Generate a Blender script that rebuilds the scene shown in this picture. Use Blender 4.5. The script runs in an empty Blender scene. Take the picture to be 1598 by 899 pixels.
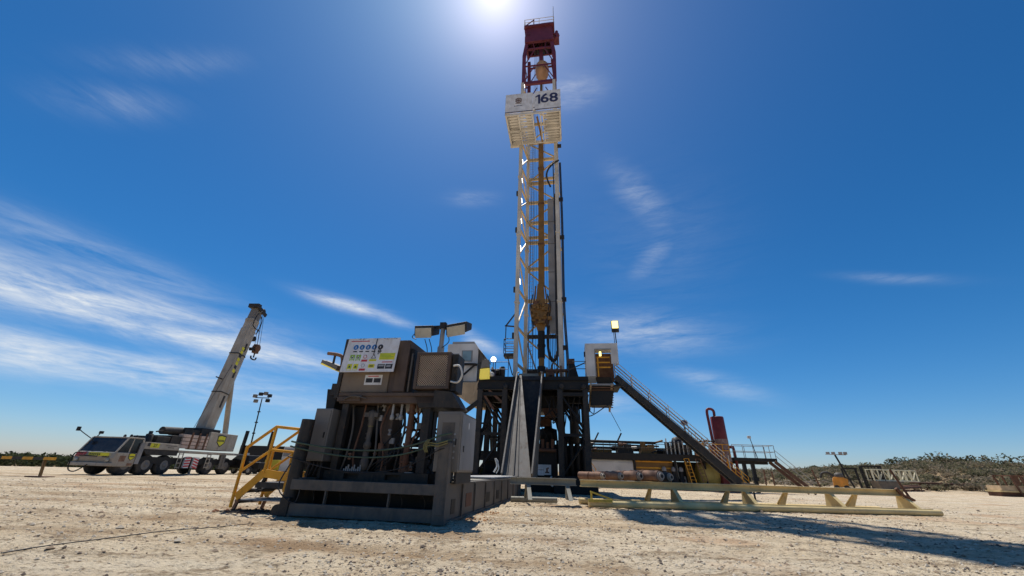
import bpy, math, random
from mathutils import Vector, Matrix, noise
R = math.radians
rnd = random.Random(7)
scene = bpy.context.scene
col = scene.collection

# ------------------------------------------------------------------ camera
F_PX, IMG_W, IMG_H, CAM_H = 600.0, 1598.0, 899.0, 1.2
PITCH, ROLL = R(25.4), R(1.87)
fw = Vector((0, math.cos(PITCH), math.sin(PITCH)))
r0 = Vector((1, 0, 0)); u0 = Vector((0, -math.sin(PITCH), math.cos(PITCH)))
rt = math.cos(ROLL) * r0 + math.sin(ROLL) * u0
up = -math.sin(ROLL) * r0 + math.cos(ROLL) * u0
cam = bpy.data.objects.new('camera', bpy.data.cameras.new('camera'))
col.objects.link(cam)
M = Matrix((rt, up, -fw)).transposed().to_4x4(); M.translation = (0, 0, CAM_H)
cam.matrix_world = M
cam.data.sensor_width = 36; cam.data.lens = 36 * F_PX / IMG_W
cam.data.clip_start = 0.05; cam.data.clip_end = 20000
scene.camera = cam
def ray(px, py):
    return fw + (px - 799) / F_PX * rt - (py - 449.5) / F_PX * up
def at(px, py, Y):
    d = ray(px, py); k = Y / d.y
    return Vector((d.x * k, Y, CAM_H + d.z * k))

# ------------------------------------------------------------------ node helpers
def nod(nt, t, **kw):
    n = nt.nodes.new(t)
    for k, v in kw.items():
        if k.startswith('i_'):
            n.inputs[k[2:].replace('_', ' ')].default_value = v
        else:
            setattr(n, k, v)
    return n
def mth(nt, op, a, b=None, c=None, clamp=False):
    n = nt.nodes.new('ShaderNodeMath'); n.operation = op; n.use_clamp = clamp
    for i, v in enumerate((a, b, c)):
        if v is None: continue
        if isinstance(v, (int, float)): n.inputs[i].default_value = v
        else: nt.links.new(v, n.inputs[i])
    return n.outputs[0]
def ramp(nt, fac, stops):
    n = nt.nodes.new('ShaderNodeValToRGB')
    e = n.color_ramp.elements
    while len(e) > 1: e.remove(e[-1])
    for i, (p, c) in enumerate(stops):
        x = e[0] if i == 0 else e.new(p)
        x.position = p; x.color = (*c, 1) if len(c) == 3 else c
    nt.links.new(fac, n.inputs[0]); return n.outputs[0]
def mix(nt, fac, a, b, mode='MIX'):
    n = nt.nodes.new('ShaderNodeMix'); n.data_type = 'RGBA'; n.blend_type = mode
    if isinstance(fac, (int, float)): n.inputs[0].default_value = fac
    else: nt.links.new(fac, n.inputs[0])
    for s, v in ((6, a), (7, b)):
        if isinstance(v, tuple): n.inputs[s].default_value = (*v, 1)
        else: nt.links.new(v, n.inputs[s])
    return n.outputs[2]

def mat(name, colr, rough=0.6, metal=0.0, dirt=(0.16, 0.12, 0.08), amt=0.35, scale=3.0, streak=True, bump=0.15, var=0.25, rust=0.15):
    """painted or bare metal, with blotchy wear, grime streaks and a slightly uneven surface"""
    m = bpy.data.materials.new(name); m.use_nodes = True
    nt = m.node_tree; b = nt.nodes['Principled BSDF']
    tc = nod(nt, 'ShaderNodeTexCoord')
    oi = nod(nt, 'ShaderNodeObjectInfo')
    off = nod(nt, 'ShaderNodeVectorMath', operation='ADD')
    nt.links.new(tc.outputs['Object'], off.inputs[0])
    sc_ = nod(nt, 'ShaderNodeVectorMath', operation='SCALE'); sc_.inputs[3].default_value = 17.0
    cmb = nod(nt, 'ShaderNodeCombineXYZ'); nt.links.new(oi.outputs['Random'], cmb.inputs[0])
    nt.links.new(cmb.outputs[0], sc_.inputs[0]); nt.links.new(sc_.outputs[0], off.inputs[1])
    n1 = nod(nt, 'ShaderNodeTexNoise'); n1.inputs['Scale'].default_value = scale; n1.inputs['Detail'].default_value = 8
    n1.inputs['Roughness'].default_value = 0.65
    nt.links.new(off.outputs[0], n1.inputs['Vector'])
    mp = nod(nt, 'ShaderNodeMapping'); mp.inputs['Scale'].default_value = (scale * 3, scale * 3, scale * 0.35)
    nt.links.new(off.outputs[0], mp.inputs[0])
    n2 = nod(nt, 'ShaderNodeTexNoise'); n2.inputs['Scale'].default_value = 1.0; n2.inputs['Detail'].default_value = 6
    nt.links.new(mp.outputs[0], n2.inputs['Vector'])
    f1 = ramp(nt, n1.outputs[0], [(0.42, (0, 0, 0)), (0.72, (1, 1, 1))])
    f2 = ramp(nt, n2.outputs[0], [(0.48, (0, 0, 0)), (0.75, (1, 1, 1))])
    f = mth(nt, 'MULTIPLY', mth(nt, 'MAXIMUM', f1, f2) if streak else f1, amt, clamp=True)
    n3 = nod(nt, 'ShaderNodeTexNoise'); n3.inputs['Scale'].default_value = scale * 0.5; n3.inputs['Detail'].default_value = 3
    nt.links.new(off.outputs[0], n3.inputs['Vector'])
    lo = tuple(c * (1 - var) for c in colr); hi = tuple(min(0.9, c * (1 + var)) for c in colr)
    base = mix(nt, ramp(nt, n3.outputs[0], [(0.3, (0, 0, 0)), (0.7, (1, 1, 1))]), lo, hi)
    n4 = nod(nt, 'ShaderNodeTexNoise'); n4.inputs['Scale'].default_value = scale * 2.6; n4.inputs['Detail'].default_value = 9; n4.inputs['Roughness'].default_value = .75
    nt.links.new(off.outputs[0], n4.inputs['Vector'])
    fr_ = mth(nt, 'MULTIPLY', ramp(nt, n4.outputs[0], [(.58, (0, 0, 0)), (.70, (1, 1, 1))]), rust)
    nt.links.new(mix(nt, fr_, mix(nt, f, base, dirt), (.20, .085, .035)), b.inputs['Base Color'])
    nt.links.new(mth(nt, 'ADD', mth(nt, 'MULTIPLY', f, 0.35), rough, clamp=True), b.inputs['Roughness'])
    b.inputs['Metallic'].default_value = metal
    b.inputs['Specular IOR Level'].default_value = 0.35
    if bump:
        bp = nod(nt, 'ShaderNodeBump'); bp.inputs['Strength'].default_value = bump; bp.inputs['Distance'].default_value = 0.01
        nt.links.new(n1.outputs[0], bp.inputs['Height']); nt.links.new(bp.outputs[0], b.inputs['Normal'])
    return m
def glow(name, colr, s):
    m = bpy.data.materials.new(name); m.use_nodes = True; b = m.node_tree.nodes['Principled BSDF']
    b.inputs['Base Color'].default_value = (*colr, 1); b.inputs['Emission Color'].default_value = (*colr, 1)
    b.inputs['Emission Strength'].default_value = s; return m
def plain(name, colr, rough=0.5, spec=0.4):
    return mat(name, colr, rough, 0, amt=0.18, scale=9, bump=0.05, var=0.1)

DK = mat('dark_steel', (0.020, 0.019, 0.0175), 0.55, amt=0.5, dirt=(0.105, 0.08, 0.056), rust=.5)
DK2 = mat('black_steel', (0.0095, 0.009, 0.0085), 0.55, amt=0.4, dirt=(0.042, 0.032, 0.022), rust=.35)
GR = mat('grey_steel', (0.082, 0.076, 0.068), 0.55, amt=0.6, dirt=(0.21, 0.16, 0.11), rust=.6)
GAL = mat('galvanised_steel', (0.36, 0.36, 0.35), 0.5, 0.0, amt=0.45, dirt=(0.2, 0.16, 0.12), scale=2)
RAMPM = mat('worn_ramp_steel', (0.165, 0.15, 0.13), 0.5, amt=0.8, dirt=(0.15, 0.115, 0.085), scale=1.6, rust=.6)
WH = mat('white_paint', (0.62, 0.60, 0.57), 0.45, amt=0.3, dirt=(0.4, 0.33, 0.24), scale=1.5)
WHM = mat('mast_white_paint', (0.62, 0.58, 0.50), 0.5, amt=0.55, dirt=(0.36, 0.27, 0.17), scale=1.2, rust=.4)
WHC = mat('crane_white_paint', (0.42, 0.37, 0.295), 0.4, amt=0.7, dirt=(0.22, 0.16, 0.105), scale=1.6, rust=.35)
CR = mat('cream_paint', (0.68, 0.52, 0.245), 0.5, amt=0.35, dirt=(0.36, 0.27, 0.13), scale=2, rust=.5)
CRG = mat('grey_cream_paint', (0.30, 0.28, 0.22), 0.55, amt=0.5, dirt=(0.14, 0.12, 0.09), scale=2)
LAT = mat('cream_lattice_paint', (0.66, 0.50, 0.26), 0.5, amt=0.45, dirt=(0.34, 0.22, 0.10), scale=1.5, rust=.4)
YE = mat('safety_yellow_paint', (0.74, 0.33, 0.012), 0.4, amt=0.3, dirt=(0.32, 0.19, 0.06), scale=5)
YEL = mat('lemon_yellow_paint', (0.75, 0.58, 0.05), 0.5, amt=0.25)
OR = mat('orange_paint', (0.72, 0.28, 0.03), 0.45, amt=0.3)
RED = mat('red_paint', (0.15, 0.018, 0.02), 0.5, amt=0.3, dirt=(0.12, 0.05, 0.04))
CROWN = mat('crown_red_paint', (0.135, 0.024, 0.044), 0.5, amt=0.4, dirt=(0.12, 0.06, 0.065))
RUST = mat('rusty_steel', (0.20, 0.10, 0.06), 0.75, amt=0.6, dirt=(0.30, 0.21, 0.15), scale=5)
RUSTD = mat('dark_rust', (0.13, 0.06, 0.035), 0.8, amt=0.5, dirt=(0.22, 0.14, 0.09))
OCH = mat('ochre_painted_steel', (0.24, 0.125, 0.03), 0.5, amt=0.5, dirt=(0.12, 0.07, 0.03), scale=3)
BRN = mat('brown_grey_panel', (0.165, 0.125, 0.088), 0.5, amt=0.45, dirt=(0.24, 0.18, 0.115), scale=2.5, rust=.5)
BRND = mat('brown_panel', (0.085, 0.055, 0.038), 0.5, amt=0.45, dirt=(0.15, 0.11, 0.08))
CAB = mat('tan_cabinet_paint', (0.19, 0.17, 0.145), 0.5, amt=0.4, dirt=(0.17, 0.14, 0.11), scale=2)
CABL = mat('grey_cabinet_paint', (0.27, 0.26, 0.25), 0.5, amt=0.4, dirt=(0.22, 0.19, 0.16), scale=2)
TAN = mat('tan_tank_paint', (0.55, 0.40, 0.24), 0.5, amt=0.4)
RUB = mat('tyre_rubber', (0.035, 0.033, 0.031), 0.85, amt=0.55, dirt=(0.17, 0.14, 0.11), streak=False)
BLK = mat('black_rubber_hose', (0.018, 0.018, 0.02), 0.5, amt=0.2, bump=0)
GREENC = mat('green_cable_sheath', (0.05, 0.085, 0.055), 0.5, amt=0.3, bump=0)
WHOSE = mat('white_hose', (0.62, 0.60, 0.55), 0.5, amt=0.3, bump=0)
GLS = mat('dark_glass', (0.02, 0.025, 0.03), 0.06, amt=0.12, bump=0)
BLUEGL = mat('pale_window_glass', (0.20, 0.30, 0.34), 0.08, amt=0.15, bump=0)
SIGNW = mat('sign_white', (0.80, 0.79, 0.77), 0.5, amt=0.5, dirt=(0.42, 0.33, 0.25), scale=4, bump=0.05, rust=.35)
SB = plain('sign_blue', (0.02, 0.16, 0.42)); SY = plain('sign_yellow', (0.72, 0.66, 0.03)); SG = plain('sign_green', (0.30, 0.50, 0.06))
SR = plain('sign_red', (0.55, 0.04, 0.05)); SK = plain('sign_black', (0.025, 0.025, 0.03)); SN = plain('sign_navy', (0.035, 0.04, 0.10))
LAMPW = glow('lit_lamp_white', (1.0, 0.97, 0.88), 2.5); LAMPY = glow('lit_lamp_yellow', (1.0, 0.86, 0.25), 2.2)
LENS = mat('lamp_glass', (0.45, 0.42, 0.34), 0.15, amt=0.3, bump=0.0)
LENSY = glow('lit_floodlight_lens', (0.85, 0.66, 0.10), 0.28)

# ------------------------------------------------------------------ mesh builder
OFF = {}
class MB:
    def __init__(s): s.v = []; s.f = []; s.mi = []; s.sm = []; s.m = 0
    def add(s, vs, fs, smooth=False):
        o = len(s.v); s.v += [Vector(v) for v in vs]
        for f in fs:
            s.f.append([i + o for i in f]); s.mi.append(s.m); s.sm.append(smooth)
        return s
    def bx(s, x0, x1, y0, y1, z0, z1):
        v = [(x, y, z) for z in (z0, z1) for y in (y0, y1) for x in (x0, x1)]
        return s.add(v, [(0, 2, 3, 1), (4, 5, 7, 6), (0, 1, 5, 4), (2, 6, 7, 3), (0, 4, 6, 2), (1, 3, 7, 5)])
    def beam(s, p, q, w, h, upv=(0, 0, 1)):
        p = Vector(p); q = Vector(q); d = (q - p).normalized(); u = Vector(upv)
        if abs(d.dot(u)) > 0.98: u = Vector((0, 1, 0))
        a = d.cross(u).normalized(); b = a.cross(d).normalized()
        v = [c + a * (w / 2 * i) + b * (h / 2 * j) for c in (p, q) for i, j in ((-1, -1), (1, -1), (1, 1), (-1, 1))]
        return s.add(v, [(3, 2, 1, 0), (4, 5, 6, 7), (0, 1, 5, 4), (1, 2, 6, 5), (2, 3, 7, 6), (3, 0, 4, 7)])
    def ibeam(s, p, q, w, h, t=0.02):
        p = Vector(p); q = Vector(q); d = (q - p).normalized(); u = Vector((0, 0, 1))
        if abs(d.dot(u)) > 0.98: u = Vector((0, 1, 0))
        a = d.cross(u).normalized(); b = a.cross(d).normalized(); W, H = w / 2, h / 2
        sec = [(-W, -H), (W, -H), (W, -H + t), (t / 2, -H + t), (t / 2, H - t), (W, H - t), (W, H), (-W, H), (-W, H - t), (-t / 2, H - t), (-t / 2, -H + t), (-W, -H + t)]
        n = len(sec); v = [c + a * x + b * y for c in (p, q) for x, y in sec]
        fs = [(i, (i + 1) % n, n + (i + 1) % n, n + i) for i in range(n)]
        for o in (0, n): fs += [(o + 0, o + 1, o + 2, o + 3, o + 10, o + 11), (o + 3, o + 4, o + 9, o + 10), (o + 4, o + 5, o + 6, o + 7, o + 8, o + 9)]
        return s.add(v, fs)
    def tube(s, p, q, r, n=10, r2=None, caps=True):
        p = Vector(p); q = Vector(q); d = (q - p).normalized(); r2 = r if r2 is None else r2
        u = Vector((0, 0, 1)) if abs(d.z) < 0.95 else Vector((0, 1, 0))
        a = d.cross(u).normalized(); b = a.cross(d)
        v = []
        for c, rr in ((p, r), (q, r2)):
            for i in range(n):
                t = 2 * math.pi * i / n; v.append(c + (a * math.cos(t) + b * math.sin(t)) * rr)
        s.add(v, [(i, (i + 1) % n, n + (i + 1) % n, n + i) for i in range(n)], True)
        if caps:
            s.add(v[:n], [tuple(range(n))[::-1]]); s.add(v[n:], [tuple(range(n))])
        return s
    def path(s, pts, r, n=7, sub=1):
        P = [Vector(p) for p in pts]
        if sub > 1:
            Q = []
            for i in range(len(P) - 1):
                a, b, c, d = P[max(i - 1, 0)], P[i], P[i + 1], P[min(i + 2, len(P) - 1)]
                for k in range(sub):
                    t = k / sub
                    Q.append(0.5 * ((2 * b) + (c - a) * t + (2 * a - 5 * b + 4 * c - d) * t * t + (3 * b - a - 3 * c + d) * t ** 3))
            P = Q + [P[-1]]
        v = []; N = len(P); u = None
        for i in range(N):
            d = (P[min(i + 1, N - 1)] - P[max(i - 1, 0)]).normalized()
            if u is None: u = Vector((0, 0, 1)) if abs(d.z) < 0.9 else Vector((1, 0, 0))
            a = d.cross(u).normalized(); u = a.cross(d).normalized()
            for k in range(n):
                t = 2 * math.pi * k / n; v.append(P[i] + (a * math.cos(t) + u * math.sin(t)) * r)
        fs = [(i * n + k, i * n + (k + 1) % n, (i + 1) * n + (k + 1) % n, (i + 1) * n + k) for i in range(N - 1) for k in range(n)]
        s.add(v, fs, True)
        s.add(v[:n], [tuple(range(n))[::-1]]); s.add(v[-n:], [tuple(range(n))])
        return s
    def prism(s, pts, e):
        """closed polygon of 3-D points extruded by the vector e"""
        P = [Vector(p) for p in pts]; e = Vector(e); n = len(P)
        return s.add(P + [p + e for p in P], [tuple(range(n))[::-1], tuple(range(n, 2 * n))] + [(i, (i + 1) % n, n + (i + 1) % n, n + i) for i in range(n)])
    def lathe(s, c, prof, n=20, axis='z'):
        c = Vector(c); v = []
        for (r, h) in prof:
            for i in range(n):
                t = 2 * math.pi * i / n; a, b = r * math.cos(t), r * math.sin(t)
                v.append(c + (Vector((a, b, h)) if axis == 'z' else Vector((h, a, b)) if axis == 'x' else Vector((a, h, b))))
        m = len(prof)
        s.add(v, [(j * n + i, j * n + (i + 1) % n, (j + 1) * n + (i + 1) % n, (j + 1) * n + i) for j in range(m - 1) for i in range(n)], True)
        s.add(v[:n], [tuple(range(n))[::-1]]); s.add(v[-n:], [tuple(range(n))])
        return s
    def wire(s, p, q, r=0.012): return s.tube(p, q, r, 5)
    def text(s, body, o, ex, ey, size, thick=0.01, bold=0.0, align='CENTER'):
        cu = bpy.data.curves.new('lettering', 'FONT'); cu.body = body; cu.size = 1; cu.align_x = align; cu.align_y = 'CENTER'; cu.offset = bold
        cu.resolution_u = 3
        ob = bpy.data.objects.new('lettering', cu); col.objects.link(ob); bpy.context.view_layer.update()
        me = ob.evaluated_get(bpy.context.evaluated_depsgraph_get()).to_mesh()
        o = Vector(o); ex = Vector(ex); ey = Vector(ey); nn = ex.cross(ey).normalized() * thick
        s.add([o + ex * (v.co.x * size) + ey * (v.co.y * size) + nn for v in me.vertices], [tuple(p.vertices) for p in me.polygons])
        bpy.data.objects.remove(ob); bpy.data.curves.remove(cu); return s
    def flat(s, pts, e):   # thin raised mark
        return s.prism(pts, e)
    def build(s, name, mats, parent=None, bevel=0):
        off = OFF.get(parent.name, Vector()) if parent else Vector()
        me = bpy.data.meshes.new(name)
        me.from_pydata([tuple(v - off) for v in s.v], [], s.f)
        for m in (mats if isinstance(mats, (list, tuple)) else [mats]): me.materials.append(m)
        me.polygons.foreach_set('material_index', s.mi); me.polygons.foreach_set('use_smooth', s.sm)
        me.validate(); me.update()
        o = bpy.data.objects.new(name, me); col.objects.link(o)
        if parent: o.parent = parent
        OFF[o.name] = off
        if bevel:
            b = o.modifiers.new('bevel', 'BEVEL'); b.width = bevel; b.segments = 2; b.limit_method = 'ANGLE'; b.angle_limit = R(50)
        return o
class Frame:
    def __init__(s, x, y, deg): s.x, s.y, s.a = x, y, R(deg)
    def w(s, p):
        c, n = math.cos(s.a), math.sin(s.a)
        return Vector((s.x + p[0] * c - p[1] * n, s.y + p[0] * n + p[1] * c, p[2]))
WORLD = Frame(0, 0, 0)
def tag(o, label, cat, group=None, kind=None):
    if label: o['label'] = label
    if cat: o['category'] = cat
    if group: o['group'] = group
    if kind: o['kind'] = kind
    return o
def thing(name, label, cat, fr, base, group=None):
    o = bpy.data.objects.new(name, None); col.objects.link(o); o.empty_display_size = 0.3
    b = Vector(base); o.location = fr.w(b); o.rotation_euler = (0, 0, fr.a)
    OFF[o.name] = b
    return tag(o, label, cat, group)
def solo(name, mb, mats, label, cat, fr=WORLD, base=(0, 0, 0), group=None, bevel=0):
    """a thing that is one mesh"""
    OFF['__solo'] = Vector(base)
    class D: name = '__solo'
    off = Vector(base); mb.v = [v - off for v in mb.v]
    o = mb.build(name, mats, None, bevel); o.location = fr.w(base); o.rotation_euler = (0, 0, fr.a)
    OFF[o.name] = off
    return tag(o, label, cat, group)
def rail(path, h=1.05, mids=(0.55,), r=0.022, step=1.2, mb=None):
    """a tubular guard rail along a polyline of deck points"""
    mb = mb or MB()
    P = [Vector(p) for p in path]; up_ = Vector((0, 0, 1))
    for a, b in zip(P, P[1:]):
        for k in (h,) + tuple(h * m for m in mids): mb.tube(a + up_ * k, b + up_ * k, r, 6)
        n = max(1, round((b - a).length / step))
        for i in range(n + 1):
            p = a.lerp(b, i / n); mb.tube(p, p + up_ * h, r, 6)
    return mb
def truss(mb, p, q, h, n, r=0.04, up_=(0, 0, 1), zig=True):
    p, q, u = Vector(p), Vector(q), Vector(up_) * h
    mb.beam(p, q, 2 * r, 2 * r); mb.beam(p + u, q + u, 2 * r, 2 * r)
    for i in range(n + 1):
        a = p.lerp(q, i / n); mb.beam(a, a + u, 1.4 * r, 1.4 * r)
        if zig and i < n:
            b = p.lerp(q, (i + 1) / n)
            mb.beam(a if i % 2 else a + u, b + u if i % 2 else b, 1.3 * r, 1.3 * r)
    return mb

# ------------------------------------------------------------------ light and sky
SUN_AZ, SUN_EL = R(-19), R(65.8)
sd = Vector((math.sin(SUN_AZ) * math.cos(SUN_EL), math.cos(SUN_AZ) * math.cos(SUN_EL), math.sin(SUN_EL)))
sun = bpy.data.objects.new('sun', bpy.data.lights.new('sun', 'SUN')); col.objects.link(sun)
sun.data.energy = 4.6; sun.data.angle = R(0.5); sun.data.color = (1.0, 0.955, 0.88)
sun.rotation_euler = sd.to_track_quat('Z', 'Y').to_euler(); sun.location = (0, 0, 80)
wd = bpy.data.worlds.new('World'); scene.world = wd; wd.use_nodes = True
nt = wd.node_tree; bg = nt.nodes['Background']
sky = nod(nt, 'ShaderNodeTexSky', sky_type='NISHITA', sun_disc=False, sun_elevation=SUN_EL, sun_rotation=SUN_AZ, altitude=600, air_density=1.0, dust_density=0.4, ozone_density=2.6)
hs = nod(nt, 'ShaderNodeHueSaturation'); hs.inputs['Saturation'].default_value = 1.27; hs.inputs['Value'].default_value = 1.0
nt.links.new(sky.outputs[0], hs.inputs['Color'])
tcw = nod(nt, 'ShaderNodeTexCoord'); sep = nod(nt, 'ShaderNodeSeparateXYZ'); nt.links.new(tcw.outputs['Generated'], sep.inputs[0])
AZ = mth(nt, 'MULTIPLY', mth(nt, 'ARCTAN2', sep.outputs[0], sep.outputs[1]), 57.2958)
EL = mth(nt, 'MULTIPLY', mth(nt, 'ARCSINE', sep.outputs[2]), 57.2958)
low = mth(nt, 'EXPONENT', mth(nt, 'MULTIPLY', mth(nt, 'MAXIMUM', EL, 0.0), -1 / 9.0))
tint = mix(nt, 1.0, hs.outputs[0], mix(nt, low, (0.37, 0.96, 1.17), (0.86, 0.90, 1.22)), 'MULTIPLY')
def blob(az, el, sa, se, tilt, amp):
    x = mth(nt, 'SUBTRACT', AZ, az); y = mth(nt, 'SUBTRACT', EL, el)
    c, s = math.cos(R(tilt)), math.sin(R(tilt))
    xr = mth(nt, 'ADD', mth(nt, 'MULTIPLY', x, c), mth(nt, 'MULTIPLY', y, s))
    yr = mth(nt, 'SUBTRACT', mth(nt, 'MULTIPLY', y, c), mth(nt, 'MULTIPLY', x, s))
    q = mth(nt, 'ADD', mth(nt, 'POWER', mth(nt, 'ABSOLUTE', mth(nt, 'DIVIDE', xr, sa)), 2.0), mth(nt, 'POWER', mth(nt, 'ABSOLUTE', mth(nt, 'DIVIDE', yr, se)), 2.0))
    return mth(nt, 'MULTIPLY', mth(nt, 'EXPONENT', mth(nt, 'MULTIPLY', q, -1.0)), amp)
mask = None
for a in ((-50, 14.2, 15, 2.3, -2, 0.95), (-37, 12.6, 13, 1.5, -4, 0.85), (-52, 8.6, 20, 1.7, -1, 0.9), (-36, 7.2, 14, 1.2, -2, 0.5), (-50, 18.5, 10, 1.6, -6, 0.35),
          (-24.5, 20.2, 5.2, 0.75, -5, 0.75), (-19, 19.5, 4, 0.7, -14, 0.45), (-5, 17.3, 3.5, 0.9, -25, 0.55), (22, 37.5, 5.0, 2.2, -42, 0.24), (24, 33, 3.5, 1.6, -30, 0.12), (24, 30, 9, 8, 0, 0.06), (19, 18.5, 9, 2.6, -8, 0.40),
          (22.5, 28.5, 3.2, 1.5, 30, 0.3), (-55.8, 33.4, 4.5, 1.6, 30, 0.15), (-53.5, 39.7, 6, 1.3, 36, 0.13), (48.5, 19.9, 4, 0.5, -20, 0.16), (28, 11, 5, 1.2, -20, 0.3), (14, 9, 5, 1.5, -10, 0.3), (-8, 38, 4, 1, 5, 0.15), (12, 52, 5, 1.5, 0, 0.3)):
    b_ = blob(*a); mask = b_ if mask is None else mth(nt, 'MAXIMUM', mask, b_)
cv = nod(nt, 'ShaderNodeCombineXYZ')
nt.links.new(mth(nt, 'MULTIPLY', mth(nt, 'ADD', AZ, mth(nt, 'MULTIPLY', EL, 0.6)), 0.10), cv.inputs[0]); nt.links.new(mth(nt, 'MULTIPLY', EL, 0.55), cv.inputs[1])
cn = nod(nt, 'ShaderNodeTexNoise'); cn.inputs['Scale'].default_value = 0.9; cn.inputs['Detail'].default_value = 9; cn.inputs['Roughness'].default_value = 0.62; cn.inputs['Distortion'].default_value = 0.5
nt.links.new(cv.outputs[0], cn.inputs['Vector'])
cl = mth(nt, 'MULTIPLY', ramp(nt, cn.outputs[0], [(0.28, (0, 0, 0)), (0.58, (1, 1, 1))]), mask, clamp=True)
cv2 = nod(nt, 'ShaderNodeCombineXYZ'); nt.links.new(mth(nt, 'MULTIPLY', mth(nt, 'ADD', AZ, mth(nt, 'MULTIPLY', EL, 1.4)), 0.35), cv2.inputs[0]); nt.links.new(mth(nt, 'MULTIPLY', EL, 1.7), cv2.inputs[1])
cn2 = nod(nt, 'ShaderNodeTexNoise'); cn2.inputs['Scale'].default_value = 1.0; cn2.inputs['Detail'].default_value = 10; cn2.inputs['Roughness'].default_value = 0.7; cn2.inputs['Distortion'].default_value = 1.0; nt.links.new(cv2.outputs[0], cn2.inputs['Vector'])
cl = mth(nt, 'MULTIPLY', cl, ramp(nt, cn2.outputs[0], [(.25, (.45, .45, .45)), (.62, (1, 1, 1))]))
cl = mth(nt, 'MULTIPLY', cl, 1.15, clamp=True)
# sun glare painted into the sky, set apart from the sun lamp's direction
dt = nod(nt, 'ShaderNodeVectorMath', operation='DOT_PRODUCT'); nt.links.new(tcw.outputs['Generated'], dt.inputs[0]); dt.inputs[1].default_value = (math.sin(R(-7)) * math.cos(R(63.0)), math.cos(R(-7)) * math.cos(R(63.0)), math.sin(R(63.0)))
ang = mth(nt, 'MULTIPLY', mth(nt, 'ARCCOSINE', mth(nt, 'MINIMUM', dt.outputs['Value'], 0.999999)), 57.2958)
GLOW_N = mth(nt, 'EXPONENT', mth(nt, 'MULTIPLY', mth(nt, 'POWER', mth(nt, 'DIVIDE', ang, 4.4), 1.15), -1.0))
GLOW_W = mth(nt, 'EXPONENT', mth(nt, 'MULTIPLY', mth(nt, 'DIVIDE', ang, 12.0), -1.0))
SKY_STR = 0.073
c1 = mix(nt, cl, tint, (9.0, 9.6, 10.2))
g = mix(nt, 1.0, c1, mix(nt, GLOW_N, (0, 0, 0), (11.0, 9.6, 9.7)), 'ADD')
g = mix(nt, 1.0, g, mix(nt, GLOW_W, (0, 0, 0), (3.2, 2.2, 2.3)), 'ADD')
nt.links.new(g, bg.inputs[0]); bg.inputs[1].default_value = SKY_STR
scene.view_settings.view_transform = 'Standard'; scene.view_settings.look = 'None'; scene.view_settings.gamma = 1; scene.view_settings.use_curve_mapping = False
scene.view_settings.exposure = 0.22
scene.cycles.use_denoising = True; scene.cycles.max_bounces = 6; scene.cycles.diffuse_bounces = 4

# ------------------------------------------------------------------ terrain
PROF = [(-180, .0), (-60, .0), (0, .006), (20, .010), (28, .014), (33, .018), (38, .0235), (42, .028), (45, .033), (47, .0345), (50, .031), (54, .029), (62, .026), (80, .02), (120, .0), (180, 0)]
def prof(a):
    for (a0, v0), (a1, v1) in zip(PROF, PROF[1:]):
        if a0 <= a <= a1: t = (a - a0) / (a1 - a0); return v0 + (v1 - v0) * t
    return 0
def sstep(a, b, x):
    t = min(1, max(0, (x - a) / (b - a))); return t * t * (3 - 2 * t)
RUTS = ((6.9, .04), (8.9, .035), (11.6, .045), (13.6, .045), (17.5, .055), (20.0, .055), (25.5, .06), (28.5, .06))
def height(x, y):
    d = math.hypot(x, y); a = math.degrees(math.atan2(x, y)); z = 0
    if d < 42:
        w_ = (1 - sstep(22, 42, d)); q = noise.noise((x * 3.2, y * 3.2, 2)); z += w_ * (0.024 * noise.noise((x * 6, y * 6, 1)) + 0.026 * max(0, q) + 0.012 * noise.noise((x * 15, y * 15, 4)))
        z += w_ * 0.035 * noise.noise((x * .35, y * 1.9, 7)) * (0.4 + 0.6 * (x < 2))
    if d < 60:
        yr = y + .07 * x + .8 * math.sin(x * .13)
        for c_, dep in RUTS:
            q = (yr - c_) / .42
            if abs(q) < 3: z += dep * (-math.exp(-q * q) + .55 * math.exp(-(abs(q) - 1.5) ** 2 * 3)) * (.5 + .7 * abs(noise.noise((x * .3, c_, 2))) * 1.6) * (1 - sstep(3, 7, x))
    if d < 90:
        z += 0.016 * noise.noise((x * 1.3, y * 1.3, 0)) + 0.03 * noise.noise((x * 0.22, y * 0.22, 3)) * min(1, d / 15)
        z *= 1 - 0.6 * sstep(25, 90, d)
    p = prof(a)
    if p > 0:
        z += sstep(88, 160, d) * p * 165 * (1 - 0.6 * sstep(200, 500, d)) + (sstep(100, 125, d) * 0.35 * (noise.noise((x * .06, y * .06, 5)) + 0.6 * noise.noise((x * .17, y * .17, 6))))
    if a < -20: z -= 1.5 * sstep(72, 115, d)
    return z
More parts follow.
